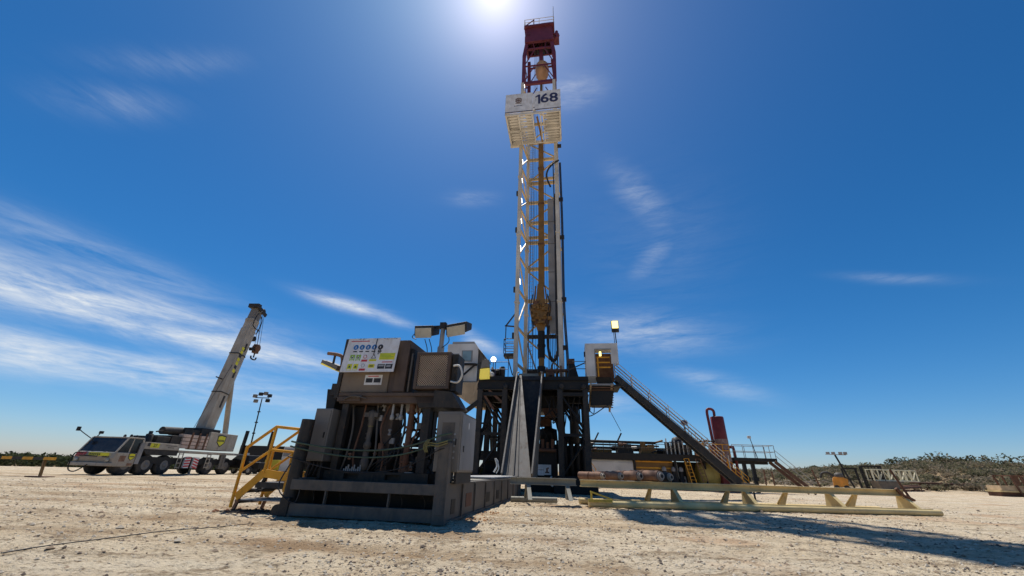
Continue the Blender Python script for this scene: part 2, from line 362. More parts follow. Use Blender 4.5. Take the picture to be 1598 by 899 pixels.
def ground_mat():
    m = bpy.data.materials.new('gravel_pad'); m.use_nodes = True; nt = m.node_tree; b = nt.nodes['Principled BSDF']
    tc = nod(nt, 'ShaderNodeTexCoord'); V = tc.outputs['Object']
    def nz(scale, det=6, rough=.6, sc3=None, dist=0):
        n = nod(nt, 'ShaderNodeTexNoise'); n.inputs['Scale'].default_value = scale; n.inputs['Detail'].default_value = det; n.inputs['Roughness'].default_value = rough; n.inputs['Distortion'].default_value = dist
        if sc3:
            mp = nod(nt, 'ShaderNodeMapping'); mp.inputs['Scale'].default_value = sc3; mp.inputs['Rotation'].default_value = (0, 0, R(-6)); nt.links.new(V, mp.inputs[0]); nt.links.new(mp.outputs[0], n.inputs['Vector'])
        else: nt.links.new(V, n.inputs['Vector'])
        return n.outputs[0]
    big = nz(0.16, 5); mid = nz(1.1, 6); fine = nz(9, 8, .7); vfine = nz(45, 4, .7)
    trk = nz(1.0, 5, .6, (0.10, 1.5, 1)); trk2 = nz(1.0, 4, .6, (0.05, 0.5, 1))
    c = mix(nt, ramp(nt, big, [(.35, (0, 0, 0)), (.65, (1, 1, 1))]), (0.62, 0.50, 0.335), (0.64, 0.55, 0.41))
    c = mix(nt, ramp(nt, trk2, [(.5, (0, 0, 0)), (.68, (.55, .55, .55))]), c, (0.46, 0.325, 0.19))
    c = mix(nt, ramp(nt, trk, [(.54, (0, 0, 0)), (.68, (.5, .5, .5))]), c, (0.42, 0.30, 0.18))
    c = mix(nt, ramp(nt, mid, [(.36, (.6, .6, .6)), (.52, (0, 0, 0))]), c, (0.46, 0.355, 0.225))
    c = mix(nt, ramp(nt, fine, [(.36, (1, 1, 1)), (.48, (0, 0, 0))]), c, (0.23, 0.17, 0.11))  # darker hollows paint the gravel's shadow specks into the colour
    c = mix(nt, ramp(nt, vfine, [(.56, (0, 0, 0)), (.72, (.6, .6, .6))]), c, (0.72, 0.65, 0.54))
    vo = nod(nt, 'ShaderNodeTexVoronoi'); vo.inputs['Scale'].default_value = 16; nt.links.new(V, vo.inputs['Vector'])
    peb = ramp(nt, vo.outputs['Distance'], [(.10, (1, 1, 1)), (.34, (0, 0, 0))])
    sel = nod(nt, 'ShaderNodeSeparateColor'); nt.links.new(vo.outputs['Color'], sel.inputs[0])
    pk = mth(nt, 'MULTIPLY', peb, mth(nt, 'GREATER_THAN', sel.outputs[0], 0.62))
    pc = mix(nt, sel.outputs[1], (0.20, 0.16, 0.12), (0.62, 0.56, 0.47))
    c = mix(nt, mth(nt, 'MULTIPLY', pk, .8), c, pc)
    pt = nz(.33, 4, .55); c = mix(nt, ramp(nt, pt, [(.56, (0, 0, 0)), (.66, (.7, .7, .7))]), c, (0.47, 0.30, 0.175))
    gt = nz(1.0, 7, .78, (.7, 1.7, 1)); c = mix(nt, ramp(nt, gt, [(.53, (0, 0, 0)), (.60, (.8, .8, .8))]), c, (0.24, 0.175, 0.11))
    sx = nod(nt, 'ShaderNodeSeparateXYZ'); nt.links.new(V, sx.inputs[0])
    yr = mth(nt, 'ADD', mth(nt, 'ADD', sx.outputs[1], mth(nt, 'MULTIPLY', sx.outputs[0], .07)), mth(nt, 'MULTIPLY', mth(nt, 'SINE', mth(nt, 'MULTIPLY', sx.outputs[0], .13)), .8))
    lane = None
    for c_, _d in RUTS:
        e_ = mth(nt, 'EXPONENT', mth(nt, 'MULTIPLY', mth(nt, 'POWER', mth(nt, 'ABSOLUTE', mth(nt, 'DIVIDE', mth(nt, 'SUBTRACT', yr, c_), .30 + c_ * .035)), 2.0), -1.0))
        lane = e_ if lane is None else mth(nt, 'MAXIMUM', lane, e_)
    ln_n = ramp(nt, nz(1.0, 5, .65, (.35, .9, 1)), [(.38, (0, 0, 0)), (.6, (1, 1, 1))])
    west = mth(nt, 'MULTIPLY', mth(nt, 'SUBTRACT', 6.0, sx.outputs[0]), .2, clamp=True)
    c = mix(nt, mth(nt, 'MULTIPLY', mth(nt, 'MULTIPLY', mth(nt, 'MULTIPLY', lane, ln_n), west), .9), c, (0.29, 0.19, 0.105))
    # scrub soil away from the pad
    ln = nod(nt, 'ShaderNodeVectorMath', operation='LENGTH'); nt.links.new(V, ln.inputs[0])
    far = mth(nt, 'MULTIPLY', mth(nt, 'SUBTRACT', mth(nt, 'ADD', ln.outputs['Value'], mth(nt, 'MULTIPLY', mid, 18.0)), 100.0), 0.06, clamp=True)
    soil = mix(nt, mid, (0.22, 0.15, 0.085), (0.36, 0.27, 0.16))
    c = mix(nt, far, c, soil)
    nt.links.new(c, b.inputs['Base Color']); b.inputs['Roughness'].default_value = 0.95; b.inputs['Specular IOR Level'].default_value = 0.12
    hgt = mth(nt, 'ADD', mth(nt, 'MULTIPLY', fine, 1.0), mth(nt, 'MULTIPLY', pk, 0.5))
    hgt = mth(nt, 'ADD', hgt, mth(nt, 'MULTIPLY', mid, 1.2)); hgt = mth(nt, 'ADD', hgt, mth(nt, 'MULTIPLY', vfine, .25))
    hgt = mth(nt, 'ADD', hgt, mth(nt, 'MULTIPLY', trk, 1.4)); hgt = mth(nt, 'ADD', hgt, mth(nt, 'MULTIPLY', gt, 1.2))
    bp = nod(nt, 'ShaderNodeBump'); bp.inputs['Strength'].default_value = 1.0; bp.inputs['Distance'].default_value = 0.085
    nt.links.new(hgt, bp.inputs['Height']); nt.links.new(bp.outputs[0], b.inputs['Normal'])
    return m
def make_ground():
    angs = [-62 + 122 * i / 760 for i in range(761)] + [60 + 238 * i / 60 for i in range(1, 60)]
    rr = [0.0]; r_ = 1.5
    while r_ < 4.5: rr.append(r_); r_ *= 1.05
    while r_ < 40: rr.append(r_); r_ *= 1.0085
    while r_ < 320: rr.append(r_); r_ *= 1.035
    while r_ < 9000: rr.append(r_); r_ *= 1.35
    n = len(angs); v = [(0, 0, 0)]; f = []
    for q in rr[1:]:
        for a in angs:
            x, y = q * math.sin(R(a)), q * math.cos(R(a)); v.append((x, y, height(x, y)))
    for j in range(n): f.append((0, 1 + (j + 1) % n, 1 + j))
    for i in range(len(rr) - 2):
        o = 1 + i * n
        for j in range(n):
            k = (j + 1) % n; f.append((o + j, o + k, o + n + k, o + n + j))
    mb = MB(); mb.add(v, f, True)
    o = mb.build('ground', ground_mat()); o['kind'] = 'structure'
make_ground()
# loose stones of the pad
def stones():
    mb = MB(); g = random.Random(3)
    for i in range(38000):
        d = 5.0 + 32 * g.random() ** 1.7; a = R(g.uniform(-62, 60)); x, y = d * math.sin(a), d * math.cos(a)
        cl_ = noise.noise((x * .35, y * .8, 9))
        if cl_ < g.uniform(-.6, .35): continue
        s = (0.008 + 0.026 * g.random() ** 3) * (1 + (g.random() > .985)) * min(1.25, .55 + d * .05)
        z = height(x, y) + s * .25; vs = []
        for (ux, uy, uz) in ((1, 0, 0), (.3, .9, 0), (-.8, .6, 0), (-.8, -.6, 0), (.3, -.9, 0), (0, 0, .8), (0, 0, -.6)):
            vs.append((x + s * ux * g.uniform(.7, 1.4), y + s * uy * g.uniform(.7, 1.4), z + s * uz * g.uniform(.6, 1.1) + s * g.uniform(-.15, .15)))
        mb.m = g.choice((0, 0, 0, 1, 1, 2))
        mb.add(vs, [(0, 1, 5), (1, 2, 5), (2, 3, 5), (3, 4, 5), (4, 0, 5), (1, 0, 6), (2, 1, 6), (3, 2, 6), (4, 3, 6), (0, 4, 6)])
    st = [mat('pale_stone', (.52, .45, .35), .9, amt=.3), mat('brown_stone', (.30, .22, .15), .9, amt=.3), mat('dark_stone', (.13, .10, .08), .9, amt=.3)]
    tag(mb.build('loose_stones', st), 'loose pale and brown stones strewn over the gravel pad', 'stones', None, 'stuff')
stones()

# ------------------------------------------------------------------ scrub
def leafmat(name, a, b):
    m = bpy.data.materials.new(name); m.use_nodes = True; nt = m.node_tree; p = nt.nodes['Principled BSDF']
    ge = nod(nt, 'ShaderNodeNewGeometry'); n = nod(nt, 'ShaderNodeTexNoise'); n.inputs['Scale'].default_value = .35; nt.links.new(ge.outputs['Position'], n.inputs['Vector'])
    f = mth(nt, 'ADD', mth(nt, 'MULTIPLY', ge.outputs['Random Per Island'], .6), mth(nt, 'MULTIPLY', mth(nt, 'SUBTRACT', n.outputs[0], .35), 1.4), clamp=True)
    lc = mix(nt, f, a, b); nt.links.new(lc, p.inputs['Base Color']); p.inputs['Roughness'].default_value = .8; p.inputs['Specular IOR Level'].default_value = .1
    tr = nod(nt, 'ShaderNodeBsdfTranslucent'); nt.links.new(lc, tr.inputs[0]); ms = nod(nt, 'ShaderNodeMixShader'); ms.inputs[0].default_value = .42
    nt.links.new(p.outputs[0], ms.inputs[1]); nt.links.new(tr.outputs[0], ms.inputs[2]); nt.links.new(ms.outputs[0], nt.nodes['Material Output'].inputs[0])
    return m
LEAF = leafmat('olive_scrub_leaves', (.11, .10, .055), (.24, .215, .13)); LEAFD = leafmat('dark_scrub_leaves', (.06, .065, .034), (.14, .14, .075)); LEAFG = leafmat('dry_grey_scrub', (.19, .15, .10), (.33, .27, .19))
LEAFT = leafmat('bushland_leaves', (.016, .026, .011), (.05, .062, .026)); LEAFT2 = leafmat('bushland_olive_leaves', (.03, .036, .014), (.07, .075, .033))
BARK = mat('scrub_bark', (.09, .065, .045), .9)
def bush(mb, g, x, y, z, r, h, n, lm, s=.16):
    for k in range(4):
        a = g.uniform(0, 6.28); mb.m = 3
        mb.tube((x, y, z - .1), (x + r * .6 * math.cos(a), y + r * .6 * math.sin(a), z + h * .75), .02, 4, .008, caps=False)
    lob = [(g.gauss(0, r * .5), g.gauss(0, r * .5), h * g.uniform(.3, .9), r * g.uniform(.3, .6)) for _ in range(6)]
    for k in range(n):
        lx, ly, lz, lr = g.choice(lob)
        d = Vector((g.gauss(0, 1), g.gauss(0, 1), g.gauss(0, .8))).normalized() * lr * g.uniform(.6, 1.08)
        c = Vector((x + lx, y + ly, z + max(.05, lz * .9 + d.z * .8))) + Vector((d.x, d.y, 0))
        a = Vector((g.gauss(0, 1), g.gauss(0, 1), g.gauss(0, .6))).normalized(); b = a.cross(Vector((g.gauss(0, 1), g.gauss(0, 1), g.gauss(0, 1)))).normalized()
        q = s * g.uniform(.6, 1.5); mb.m = lm if g.random() < .85 else (lm + 1) % 3
        mb.add([c - a * q, c + b * q * .5, c + a * q, c - b * q * .45], [(0, 1, 2, 3)])
def scrub():
    mats = [LEAF, LEAFD, LEAFG, BARK]; g = random.Random(11)
    mb = MB(); n = 0
    while n < 2000:
        a = g.uniform(24, 60); d = g.uniform(97, 176) ** 1.0
        if g.random() > (d - 70) / 95 or (a < 36 and g.random() < .35): continue
        x, y = d * math.sin(R(a)), d * math.cos(R(a))
        r = g.uniform(.7, 1.7); h = r * g.uniform(.7, 1.15)
        if d < 122: h *= .7; r *= .8
        bush(mb, g, x, y, height(x, y), r, h, 100, g.choice((0, 0, 1, 2, 2)), .19); n += 1
    tag(mb.build('hillside_scrub', mats), 'dense olive and grey scrub covering the low hill at the right', 'scrub', None, 'stuff')
    mb = MB(); n = 0
    while n < 1150:
        a = g.uniform(-64, -12); d = g.uniform(104, 215); x, y = d * math.sin(R(a)), d * math.cos(R(a))
        r = g.uniform(1.2, 2.4); top = 1.2 + d * .003 + g.gauss(0, .25)
        h = max(1.0, top - height(x, y)) * g.uniform(.75, 1.0)
        bush(mb, g, x, y, height(x, y), r, h, 70, g.choice((0, 1, 1, 1)), .3); n += 1
    tag(mb.build('treeline', [LEAFT2, LEAFT, LEAFT2, BARK]), 'dark green band of bushland along the left horizon', 'bushland', None, 'stuff')
    for k, (px, dist, r, h) in enumerate(((1404, 158, 2.0, 2.6), (1436, 160, 2.6, 2.3), (1484, 150, 3.2, 3.0), (1506, 158, 2.2, 2.4), (1543, 156, 2.8, 2.7), (1582, 150, 2.6, 2.8), (1352, 160, 1.8, 1.8), (1270, 165, 2.2, 2.0), (1312, 160, 2.6, 1.9))):
        d_ = ray(px, 740); q = dist / math.hypot(d_.x, d_.y); x, y = d_.x * q, d_.y * q; z = height(x, y)
        mb = MB(); bush(mb, g, x, y, z, r, h, 230, 1, .3)
        o = solo('bush', mb, mats, 'dark rounded bush standing out on the skyline of the scrub hill', 'bush', base=(x, y, z), group='dark bushes along the crest of the scrub hill')
scrub()
# ================================================================== catwalk skid, control unit and stairs (frame U)
U = Frame(-5.55, 11.18, -10)
UG = None
def skid():
    t = thing('catwalk_skid', 'long dark grey steel skid on the gravel, running back to the pale ramp', 'skid', U, (2.1, 0, 0))
    W, L = 4.15, 13.2
    m = MB().bx(0.02, W - .03, 0, .12, .60, .84); m.build('cross_beam', GR, t, .012)
    m = MB().bx(0.02, W - .03, -.02, .16, .03, .30); m.bx(.0, W, -.045, -.02, .03, .05); m.build('bottom_beam', GR, t, .012)
    for x in (1.02, 2.72): MB().bx(x, x + .035, .01, .10, .30, .60).build('web_plate', GR, t)
    # side girders: C-shaped, with recesses
    for x, sgn in ((W, 1), (0.0, -1)):
        m = MB(); xo = x - sgn * .03
        m.bx(min(x, xo), max(x, xo), .16, L, .06, .82)
        m.bx(min(x + sgn * .02, xo - sgn * .2), max(x + sgn * .02, xo - sgn * .2), .1, L, .82, .87)
        m.bx(min(x + sgn * .05, xo - sgn * .2), max(x + sgn * .05, xo - sgn * .2), -.03, L, .0, .06)
        for y in (.14, 1.5, 2.9, 4.4, 5.9, 7.4, 8.9, 10.4, 11.9):
            m.bx(min(x, x + sgn * .05), max(x, x + sgn * .05), y, y + .05, .06, .82)
        g = m.build('side_girder', GR, t, .006)
        for y0, w_, z0, h_, mm in ((.62, .34, .17, .33, DK2), (2.0, .62, .24, .34, RUSTD), (4.7, .5, .2, .3, DK2), (6.4, .5, .2, .3, DK2)):
            MB().bx(min(x, x + sgn * .012), max(x, x + sgn * .012), y0, y0 + w_, z0, z0 + h_).build('pocket', mm, g)
    # corner foot and tubes
    m = MB().bx(-.12, .14, -.06, .2, 0, .42); m.tube((-.2, -.02, .13), (-.2, .3, .13), .13, 14); m.build('corner_foot', DK, t, .02)
    m = MB().bx(W - .24, W + .06, -.06, .2, 0, 1.8); m.bx(W - .19, W + .02, -.075, -.06, .2, 1.7); m.build('corner_post', GR, t, .02)
    m = MB().tube((-.02, .16, .1), (-.02, .16, 2.32), .17, 18); m.build('bollard_post', DK, t)
    m = MB().bx(.12, W - .12, .125, 3.6, .78, .80); m.build('deck_plate', DK, t)
    # deck behind the unit: pale worn plates
    m = MB()
    for k in range(6):
        y = 3.7 + k * 1.58; m.bx(.2, W - .2, y, y + 1.55, .845 + .004 * (k % 2), .885 + .004 * (k % 2))
    m.build('walkway_deck', CRG, t, .004)
    m = MB().prism([(2.15, 5.2, .905), (4.1, 5.6, .905), (4.1, 12.6, .905), (2.9, 12.6, .905)], (0, 0, .05)); m.build('loose_plate', GAL, t)
    m = MB().tube((W - .12, 2.45, .86), (W - .12, 2.45, 1.95), .1, 12); m.build('stub_post', DK, t)
    for x, z in ((.5, .32), (1.25, .34), (2.9, .4), (3.5, .33)):
        MB().path([(x, .3, .58), (x + .12, .22, .4), (x + .04, .35, .14), (x + .4, .3, .1)], .012, 6, 4).build('hanging_hose', DK, t)
    m = MB().bx(.04, W - .04, 1.1, 1.16, .04, .77); m.build('dark_back_plate', DK2, t)  # black plate added inside the skid to darken its front opening
skid()

def control_unit():
    t = thing('control_unit', 'tall dark machinery unit on forklift skid behind the white safety board', 'machine unit', U, (1.9, 1.6, .80))
    y0, y1 = .8, 2.7
    m = MB()
    for y in (y0, y1):
        # base beam with two forklift pockets (butted pieces, backed by sheets added to keep them black)
        m.bx(.36, .97, y, y + .14, .81, 1.06); m.bx(1.40, 2.18, y, y + .14, .81, 1.06); m.bx(2.62, 3.4, y, y + .14, .81, 1.06)
        for x in (.97, 2.18): m.bx(x, x + .44, y, y + .14, .81, .865); m.bx(x, x + .44, y, y + .14, 1.0, 1.06); m.bx(x - .02, x + .46, y + .145, y + .15, .82, 1.0)
    for x in (.36, 3.26): m.bx(x, x + .14, y0 + .14, y1, .81, 1.06)
    m.bx(.5, 3.26, y0 + .14, y1, .99, 1.02)
    m.build('skid_base', DK, t, .008)
    for x, y, w in ((.50, y0, .2), (3.02, y0, .24), (.50, y1 - .1, .18), (3.02, y1 - .1, .2)):
        MB().bx(x, x + w, y + .01, y + w, 1.06, 2.86).build('frame_post', DK, t, .012)
    m = MB().bx(.40, 3.42, y0 - .05, y1 + .1, 2.86, 3.14); m.bx(.36, 3.46, y0 - .1, y0 - .05, 3.06, 3.16)
    m.bx(.36, 1.1, y0 - .13, y0 - .1, 2.9, 3.04); m.build('top_frame', BRND, t, .012)
    MB().bx(2.0, 2.9, 2.35, 2.5, 1.78, 2.0).bx(2.66, 2.98, 1.9, 2.2, 1.45, 2.84).build('pump_bracket', DK2, t)
    m = MB()
    for k in range(6): m.tube((.75 + k * .07, y0 - .17, 3.0 + .03 * (k % 2)), (.80 + k * .07, y0 - .17, 3.03), .03, 8)
    m.path([(.6, y0 - .15, 2.95), (.9, y0 - .22, 3.04), (1.3, y0 - .15, 2.98)], .02, 6, 4)
    m.build('valve_cluster', GR, t)
    # main housing
    m = MB().bx(.30, 1.82, y0, 2.3, 3.18, 4.80); m.build('housing', BRN, t, .02)
    m = MB().bx(1.825, 2.36, y0 + .03, 2.3, 3.18, 4.78); m.bx(2.0, 2.36, y0 - .01, y0 + .028, 3.2, 4.78); m.build('side_housing', BRND, t, .02)
    m = MB().bx(.17, .295, y0 - .03, 2.2, 3.0, 4.85); m.build('end_panel', DK, t, .01)
    m = MB().prism([(2.37, y0 + .1, 3.2), (2.55, y0 + .1, 3.2), (2.5, y0 + .1, 4.5), (2.37, y0 + .1, 4.55)], (0, 1.2, 0)); m.build('air_duct', DK2, t)
    MB().bx(2.46, 2.50, y0 + .0, y0 + .06, 3.2, 4.35).build('conduit', GR, t)
    # lower data plate
    m = MB(); yy = y0 - .004
    m.m = 0; m.bx(1.06, 1.62, yy - .006, yy, 3.40, 3.70)
    m.m = 1; m.bx(1.16, 1.5, yy - .009, yy - .006, 3.645, 3.672)
    m.m = 2; m.bx(1.10, 1.32, yy - .009, yy - .006, 3.47, 3.60); m.bx(1.36, 1.58, yy - .009, yy - .006, 3.47, 3.60)
    m.build('warning_plate', [SIGNW, SR, SK], t)
    # safety board, tilted forward at its lower edge
    T = MB()
    A = Vector((.30, y0 - .06, 4.84)); ex = Vector((1.74, 0, 0)); ey = Vector((0.015, -.16, -1.10)); nn = ex.cross(ey).normalized() * -1
    if nn.y > 0: nn = -nn
    def P(u, v, k=0): return A + ex * u + ey * v + nn * k
    def rect(u0, v0, u1, v1, mi, k=.012, th=.003):
        T.m = mi; T.prism([P(u0, v0, k), P(u1, v0, k), P(u1, v1, k), P(u0, v1, k)], nn * th)
    def disc(u, v, r, mi, k=.016):
        T.m = mi; T.prism([P(u + r * math.cos(a) / 1.74, v + r * math.sin(a) / 1.10, k) for a in [i * math.pi / 8 for i in range(16)]], nn * .003)
    def tri(u, v, s, mi, k=.016):
        T.m = mi; T.prism([P(u, v - s / 1.1, k), P(u + s / 1.74, v + s * .7 / 1.1, k), P(u - s / 1.74, v + s * .7 / 1.1, k)], nn * .003)
    rect(0, 0, 1, 1, 0, 0, .012)
    rect(.06, .075, .42, .10, 4)                                    # heading line
    for k in range(5):
        u = .185 + k * .118
        rect(u - .05, .19, u + .05, .44, 0, .0125, .0012)
        disc(u, .275, .085, 1 if k < 4 else 5); rect(u - .036, .385, u + .036, .42, 5)
        disc(u, .262, .016, 0, .02); rect(u - .012, .285, u + .012, .31, 0, .0195)
    for (u, v) in ((.165, .58), (.28, .58), (.16, .85), (.275, .85)):
        rect(u - .045, v - .08, u + .045, v + .10, 3 if v < .7 else 2, .0125); tri(u, v + .0, .06, 0 if v < .7 else 3); rect(u - .012, v - .02, u + .012, v + .03, 5, .02); rect(u - .035, v + .065, u + .035, v + .09, 0, .016)
    for v in (.56, .82):
        disc(.41, v, .06, 4 if v < .7 else 6); disc(.41, v, .042, 0, .02); rect(.355, v + .085, .465, v + .145, 4)
    tri(.57, .56, .085, 5); tri(.572, .565, .055, 0, .02); rect(.50, .635, .635, .695, 2); rect(.51, .78, .625, .885, 2); rect(.53, .81, .60, .825, 5, .016); rect(.53, .84, .60, .855, 5, .016)
    rect(.68, .46, .965, .655, 2)
    for k in range(4): rect(.70, .485 + k * .04, .945 - .05 * (k % 2), .50 + k * .04, 3, .016)
    rect(.75, .71, .94, .735, 4)
    rect(.685, .78, .815, .915, 5); rect(.83, .78, .96, .915, 5); rect(.70, .80, .80, .85, 6, .016); rect(.85, .81, .93, .87, 6, .016)
    T.m = 6
    g = random.Random(2)
    for k in range(34):                                             # chipped edge and drip stains
        u = g.choice((g.uniform(.2, .33), g.uniform(.5, .95))); s_ = g.uniform(.006, .025)
        T.prism([P(u, -.004 + g.uniform(0, .03), .0126), P(u + s_, .0, .0126), P(u + s_ * .6, .05 * g.random() + .02, .0126)], nn * .001)
    T.m = 5
    for u, v0, v1 in ((.555, .02, .52), (.635, .30, .50), (.665, .24, .47)): T.prism([P(u, v0, .024), P(u + .012, v0, .024), P(u + .012, v1, .024), P(u, v1, .024)], nn * .006)
    sb = T.build('safety_board', [SIGNW, SB, SY, SG, SR, SK, GAL], t)
    # radiator with woven guard
    m = MB()
    x0, x1, z0, z1, yf = 2.72, 3.78, 3.24, 4.32, .58
    m.bx(x0, x0 + .09, yf, yf + .55, z0, z1); m.bx(x1 - .09, x1, yf, yf + .55, z0, z1); m.bx(x0 + .09, x1 - .09, yf, yf + .55, z1 - .09, z1); m.bx(x0 + .09, x1 - .09, yf, yf + .55, z0, z0 + .09)
    rd = m.build('radiator', BRND, t, .012)
    m = MB().bx(x0 + .09, x1 - .09, yf + .09, yf + .4, z0 + .09, z1 - .09); m.build('radiator_core', DK2, rd)
    m = MB(); n = 13; w_ = x1 - x0 - .18; h_ = z1 - z0 - .18
    for i in range(-n, n):
        for s in (1, -1):
            # diagonal strands clipped to the frame
            c = i / n
            pts = []
            ax, az = (c, 0) if s > 0 else (c, 1)
            ta, tb = max(0, -c), min(1, 1 - c)
            if tb - ta < .03: continue
            p = Vector((x0 + .09 + (c + ta) * w_, yf + .05 + .008 * s, z0 + .09 + (ta if s > 0 else 1 - ta) * h_)); q = Vector((x0 + .09 + (c + tb) * w_, yf + .05 + .008 * s, z0 + .09 + (tb if s > 0 else 1 - tb) * h_))
            m.beam(p, q, .022, .010)
    m.build('mesh_guard', mat('guard_wire', (.60, .46, .33), .5, amt=.2), rd)
    m = MB().bx(3.80, 3.98, .7, 1.35, 3.2, 4.28); 
    for k in range(7): m.tube((3.89 + .04 * (k % 2), .66, 3.35 + k * .13), (3.89 + .04 * (k % 2), .70, 3.35 + k * .13), .035, 8)
    m.build('valve_panel', DK, t, .01)
    m = MB().prism([(2.9, .75, 2.75), (3.95, .75, 2.75), (3.8, .75, 3.2), (2.7, .75, 3.2)], (0, .8, 0)); m.build('radiator_bracket', DK, t)
    m = MB().prism([(3.5, .3, 3.15), (4.0, .3, 3.1), (4.3, .3, 2.68), (3.5, .3, 2.7)], (0, .7, 0)); m.build('exhaust_hood', DK, t)
    # machinery between the posts
    m = MB().bx(.44, 1.30, 1.25, 2.45, 1.03, 2.84); m.build('oil_tank', DK2, t, .02)
    m = MB().lathe((1.42, .98, 1.04), [(.0, 0), (.07, .02), (.12, .12), (.12, .3), (.085, .36), (.085, .62), (.11, .64), (.11, .74), (.07, .8), (.07, 1.2), (.09, 1.22), (.09, 1.36), (.115, 1.4), (.115, 1.62), (.04, 1.66)], 16)
    m.bx(1.2, 1.62, .9, 1.06, 2.5, 2.62); m.build('filter_column', GR, t)
    MB().lathe((1.42, .98, 2.24), [(.074, 0), (.074, .12)], 16).build('filter_label', SY, t)
    m = MB().bx(1.66, 1.98, 1.2, 1.9, 1.03, 2.86); m.build('pump_case', BRND, t, .02)
    m = MB().tube((2.62, 1.0, 1.03), (2.62, 1.0, 2.86), .085, 12)
    for z in (1.3, 1.75, 2.2, 2.6): m.tube((2.62, 1.0, z), (2.62, 1.0, z + .06), .13, 12)
    m.tube((2.5, 1.0, 1.03), (2.5, 1.0, 1.5), .05, 8); m.build('riser_pipe', RUSTD, t)
    g = random.Random(5); m = MB()
    for k in range(13):
        x = g.uniform(2.0, 3.0); y = g.uniform(1.3, 2.4)
        m.path([(x, y, 2.86), (x + g.uniform(-.2, .2), y, 2.3), (x + g.uniform(-.5, .5), y - .2, 1.7), (x + g.uniform(-.6, .6), y, 1.05)], .022, 6, 5)
    for k in range(4): m.path([(1.5 + k * .1, 1.1, 1.1), (1.8 + k * .15, .95, 1.3 + .05 * k), (2.3, 1.05, 1.5 + .1 * k), (2.9, 1.2, 1.3)], .02, 6, 5)
    m.build('hydraulic_hose', BLK, t)
    for x in (2.05, 2.32):
        m = MB().tube((x, .95, 2.5), (x, .95, 2.86), .035, 8); m.lathe((x, .95, 2.42), [(.02, 0), (.06, .02), (.06, .12), (.03, .16)], 10); m.build('gauge_valve', GAL, t)
    m = MB()
    for k in range(9): m.tube((.9 + k * .06, .88, 1.03), (.9 + k * .06, .88, 1.12 + .05 * (k % 3)), .022, 6)
    m.bx(2.7, 2.9, .86, 1.0, 1.03, 1.08); m.bx(1.35, 1.55, .84, .9, 1.03, 1.06); m.build('fitting', GAL, t)
    g = random.Random(15)
    for k in range(16):                                             # small valves, boxes and couplings
        x, y, z = g.uniform(.75, 3.0), g.uniform(.92, 1.2), g.uniform(1.08, 2.7)
        m = MB()
        if k % 3: m.lathe((x, y, z), [(.02, 0), (.05, .01), (.05, .05), (.03, .06), (.03, .12), (.055, .13), (.055, .17), (.02, .18)], 10)
        else: m.bx(x - .07, x + .07, y, y + .08, z - .08, z + .08)
        m.build('coupling', g.choice((GAL, GR, RUST, CABL)), t, .006)
    for k in range(6):
        x = .72 + .4 * k; MB().path([(x, 1.02, 1.06), (x + g.uniform(-.1, .2), .96, 1.5), (x + g.uniform(-.2, .2), 1.0, 2.2), (x + g.uniform(-.1, .1), 1.1, 2.86)], .03, 7, 5).build('pipe', g.choice((GR, RUSTD, DK)), t)
    for a_, b_ in (((2.0, 2.4, 1.9), (3.0, 2.4, 2.8)), ((2.9, 2.4, 1.7), (2.1, 2.4, 2.7)), ((2.0, 2.2, 2.25), (3.0, 2.2, 2.3))): MB().beam(a_, b_, .06, .06).build('cross_brace', DK2, t)
    m = MB().bx(1.25, 3.0, 2.5, 2.56, 1.03, 1.75); m.bx(1.3, 1.75, 1.9, 2.5, 1.03, 2.2); m.bx(2.0, 3.0, 1.6, 2.4, 1.03, 1.42); m.build('pump_motor', DK2, t, .03)
    m = MB().beam((.72, 2.4, 2.82), (1.7, 1.0, 2.84), .03, .03); m.build('bracket_rail', GAL, t)
    m = MB().path([(3.86, .55, 3.44), (4.1, .45, 3.4), (4.22, .4, 3.6), (4.12, .42, 3.85), (3.92, .5, 3.88)], .028, 8, 6); m.build('hose_loop', WHOSE, t)
control_unit()

def cabinet(label, x0, x1, y0, y1, z0, z1, m_, legs, name='electrical_cabinet', side=None):
    t = thing(name, label, 'cabinet', U, ((x0 + x1) / 2, (y0 + y1) / 2, .84))
    MB().bx(x0, x1, y0, y1, z0, z1).build('cabinet_body', m_, t, .02)
    m = MB().bx(x0 + .04, x1 - .04, y0 - .022, y0, z0 + .05, z1 - .05); d = m.build('door', side or m_, t, .008)
    MB().bx(x1 - .12, x1 - .09, y0 - .05, y0 - .022, (z0 + z1) / 2 - .1, (z0 + z1) / 2 + .05).build('handle', DK, d)
    for x in (x0 + .05, x1 - .12):
        MB().bx(x, x + .07, y0 + .1, y1 - .05, .86, z0).build('leg', DK, t)
    m = MB()
    for k in range(legs):
        x = x0 + (x1 - x0) * (k + .7) / (legs + .4); m.path([(x, y0 + .15, z0), (x + .03, y0 + .1, z0 - .12), (x - .05, y0 + .12, .92)], .022, 6, 4)
    m.build('cable_entry', BLK, t)
    return t
cabinet('tall tan cabinet standing left of the control unit behind the stair rail', -.14, .40, .55, 1.5, 1.28, 2.68, CAB, 4)
cr = cabinet('grey electrical cabinet with wide side door, right of the control unit', 3.70, 4.36, .25, 1.75, 1.12, 2.58, CAB, 4, side=CAB)
m = MB().bx(4.36, 4.385, .32, 1.68, 1.17, 2.52); d2 = m.build('side_door', CABL, cr, .006)
m = MB().bx(4.385, 4.39, .9, .98, 2.2, 2.36); m.build('notice', SIGNW, d2); MB().bx(4.385, 4.40, .5, .56, 1.6, 1.75).build('handle', DK, d2)
m = MB().bx(3.86, 4.2, .218, .228, 1.7, 2.3); m.build('inset_panel', GR, cr)
m = MB()
for k in range(5): m.tube((4.22, .21, 1.45 + k * .14), (4.22, .25, 1.45 + k * .14), .028, 8)
m.build('switch', GAL, cr)
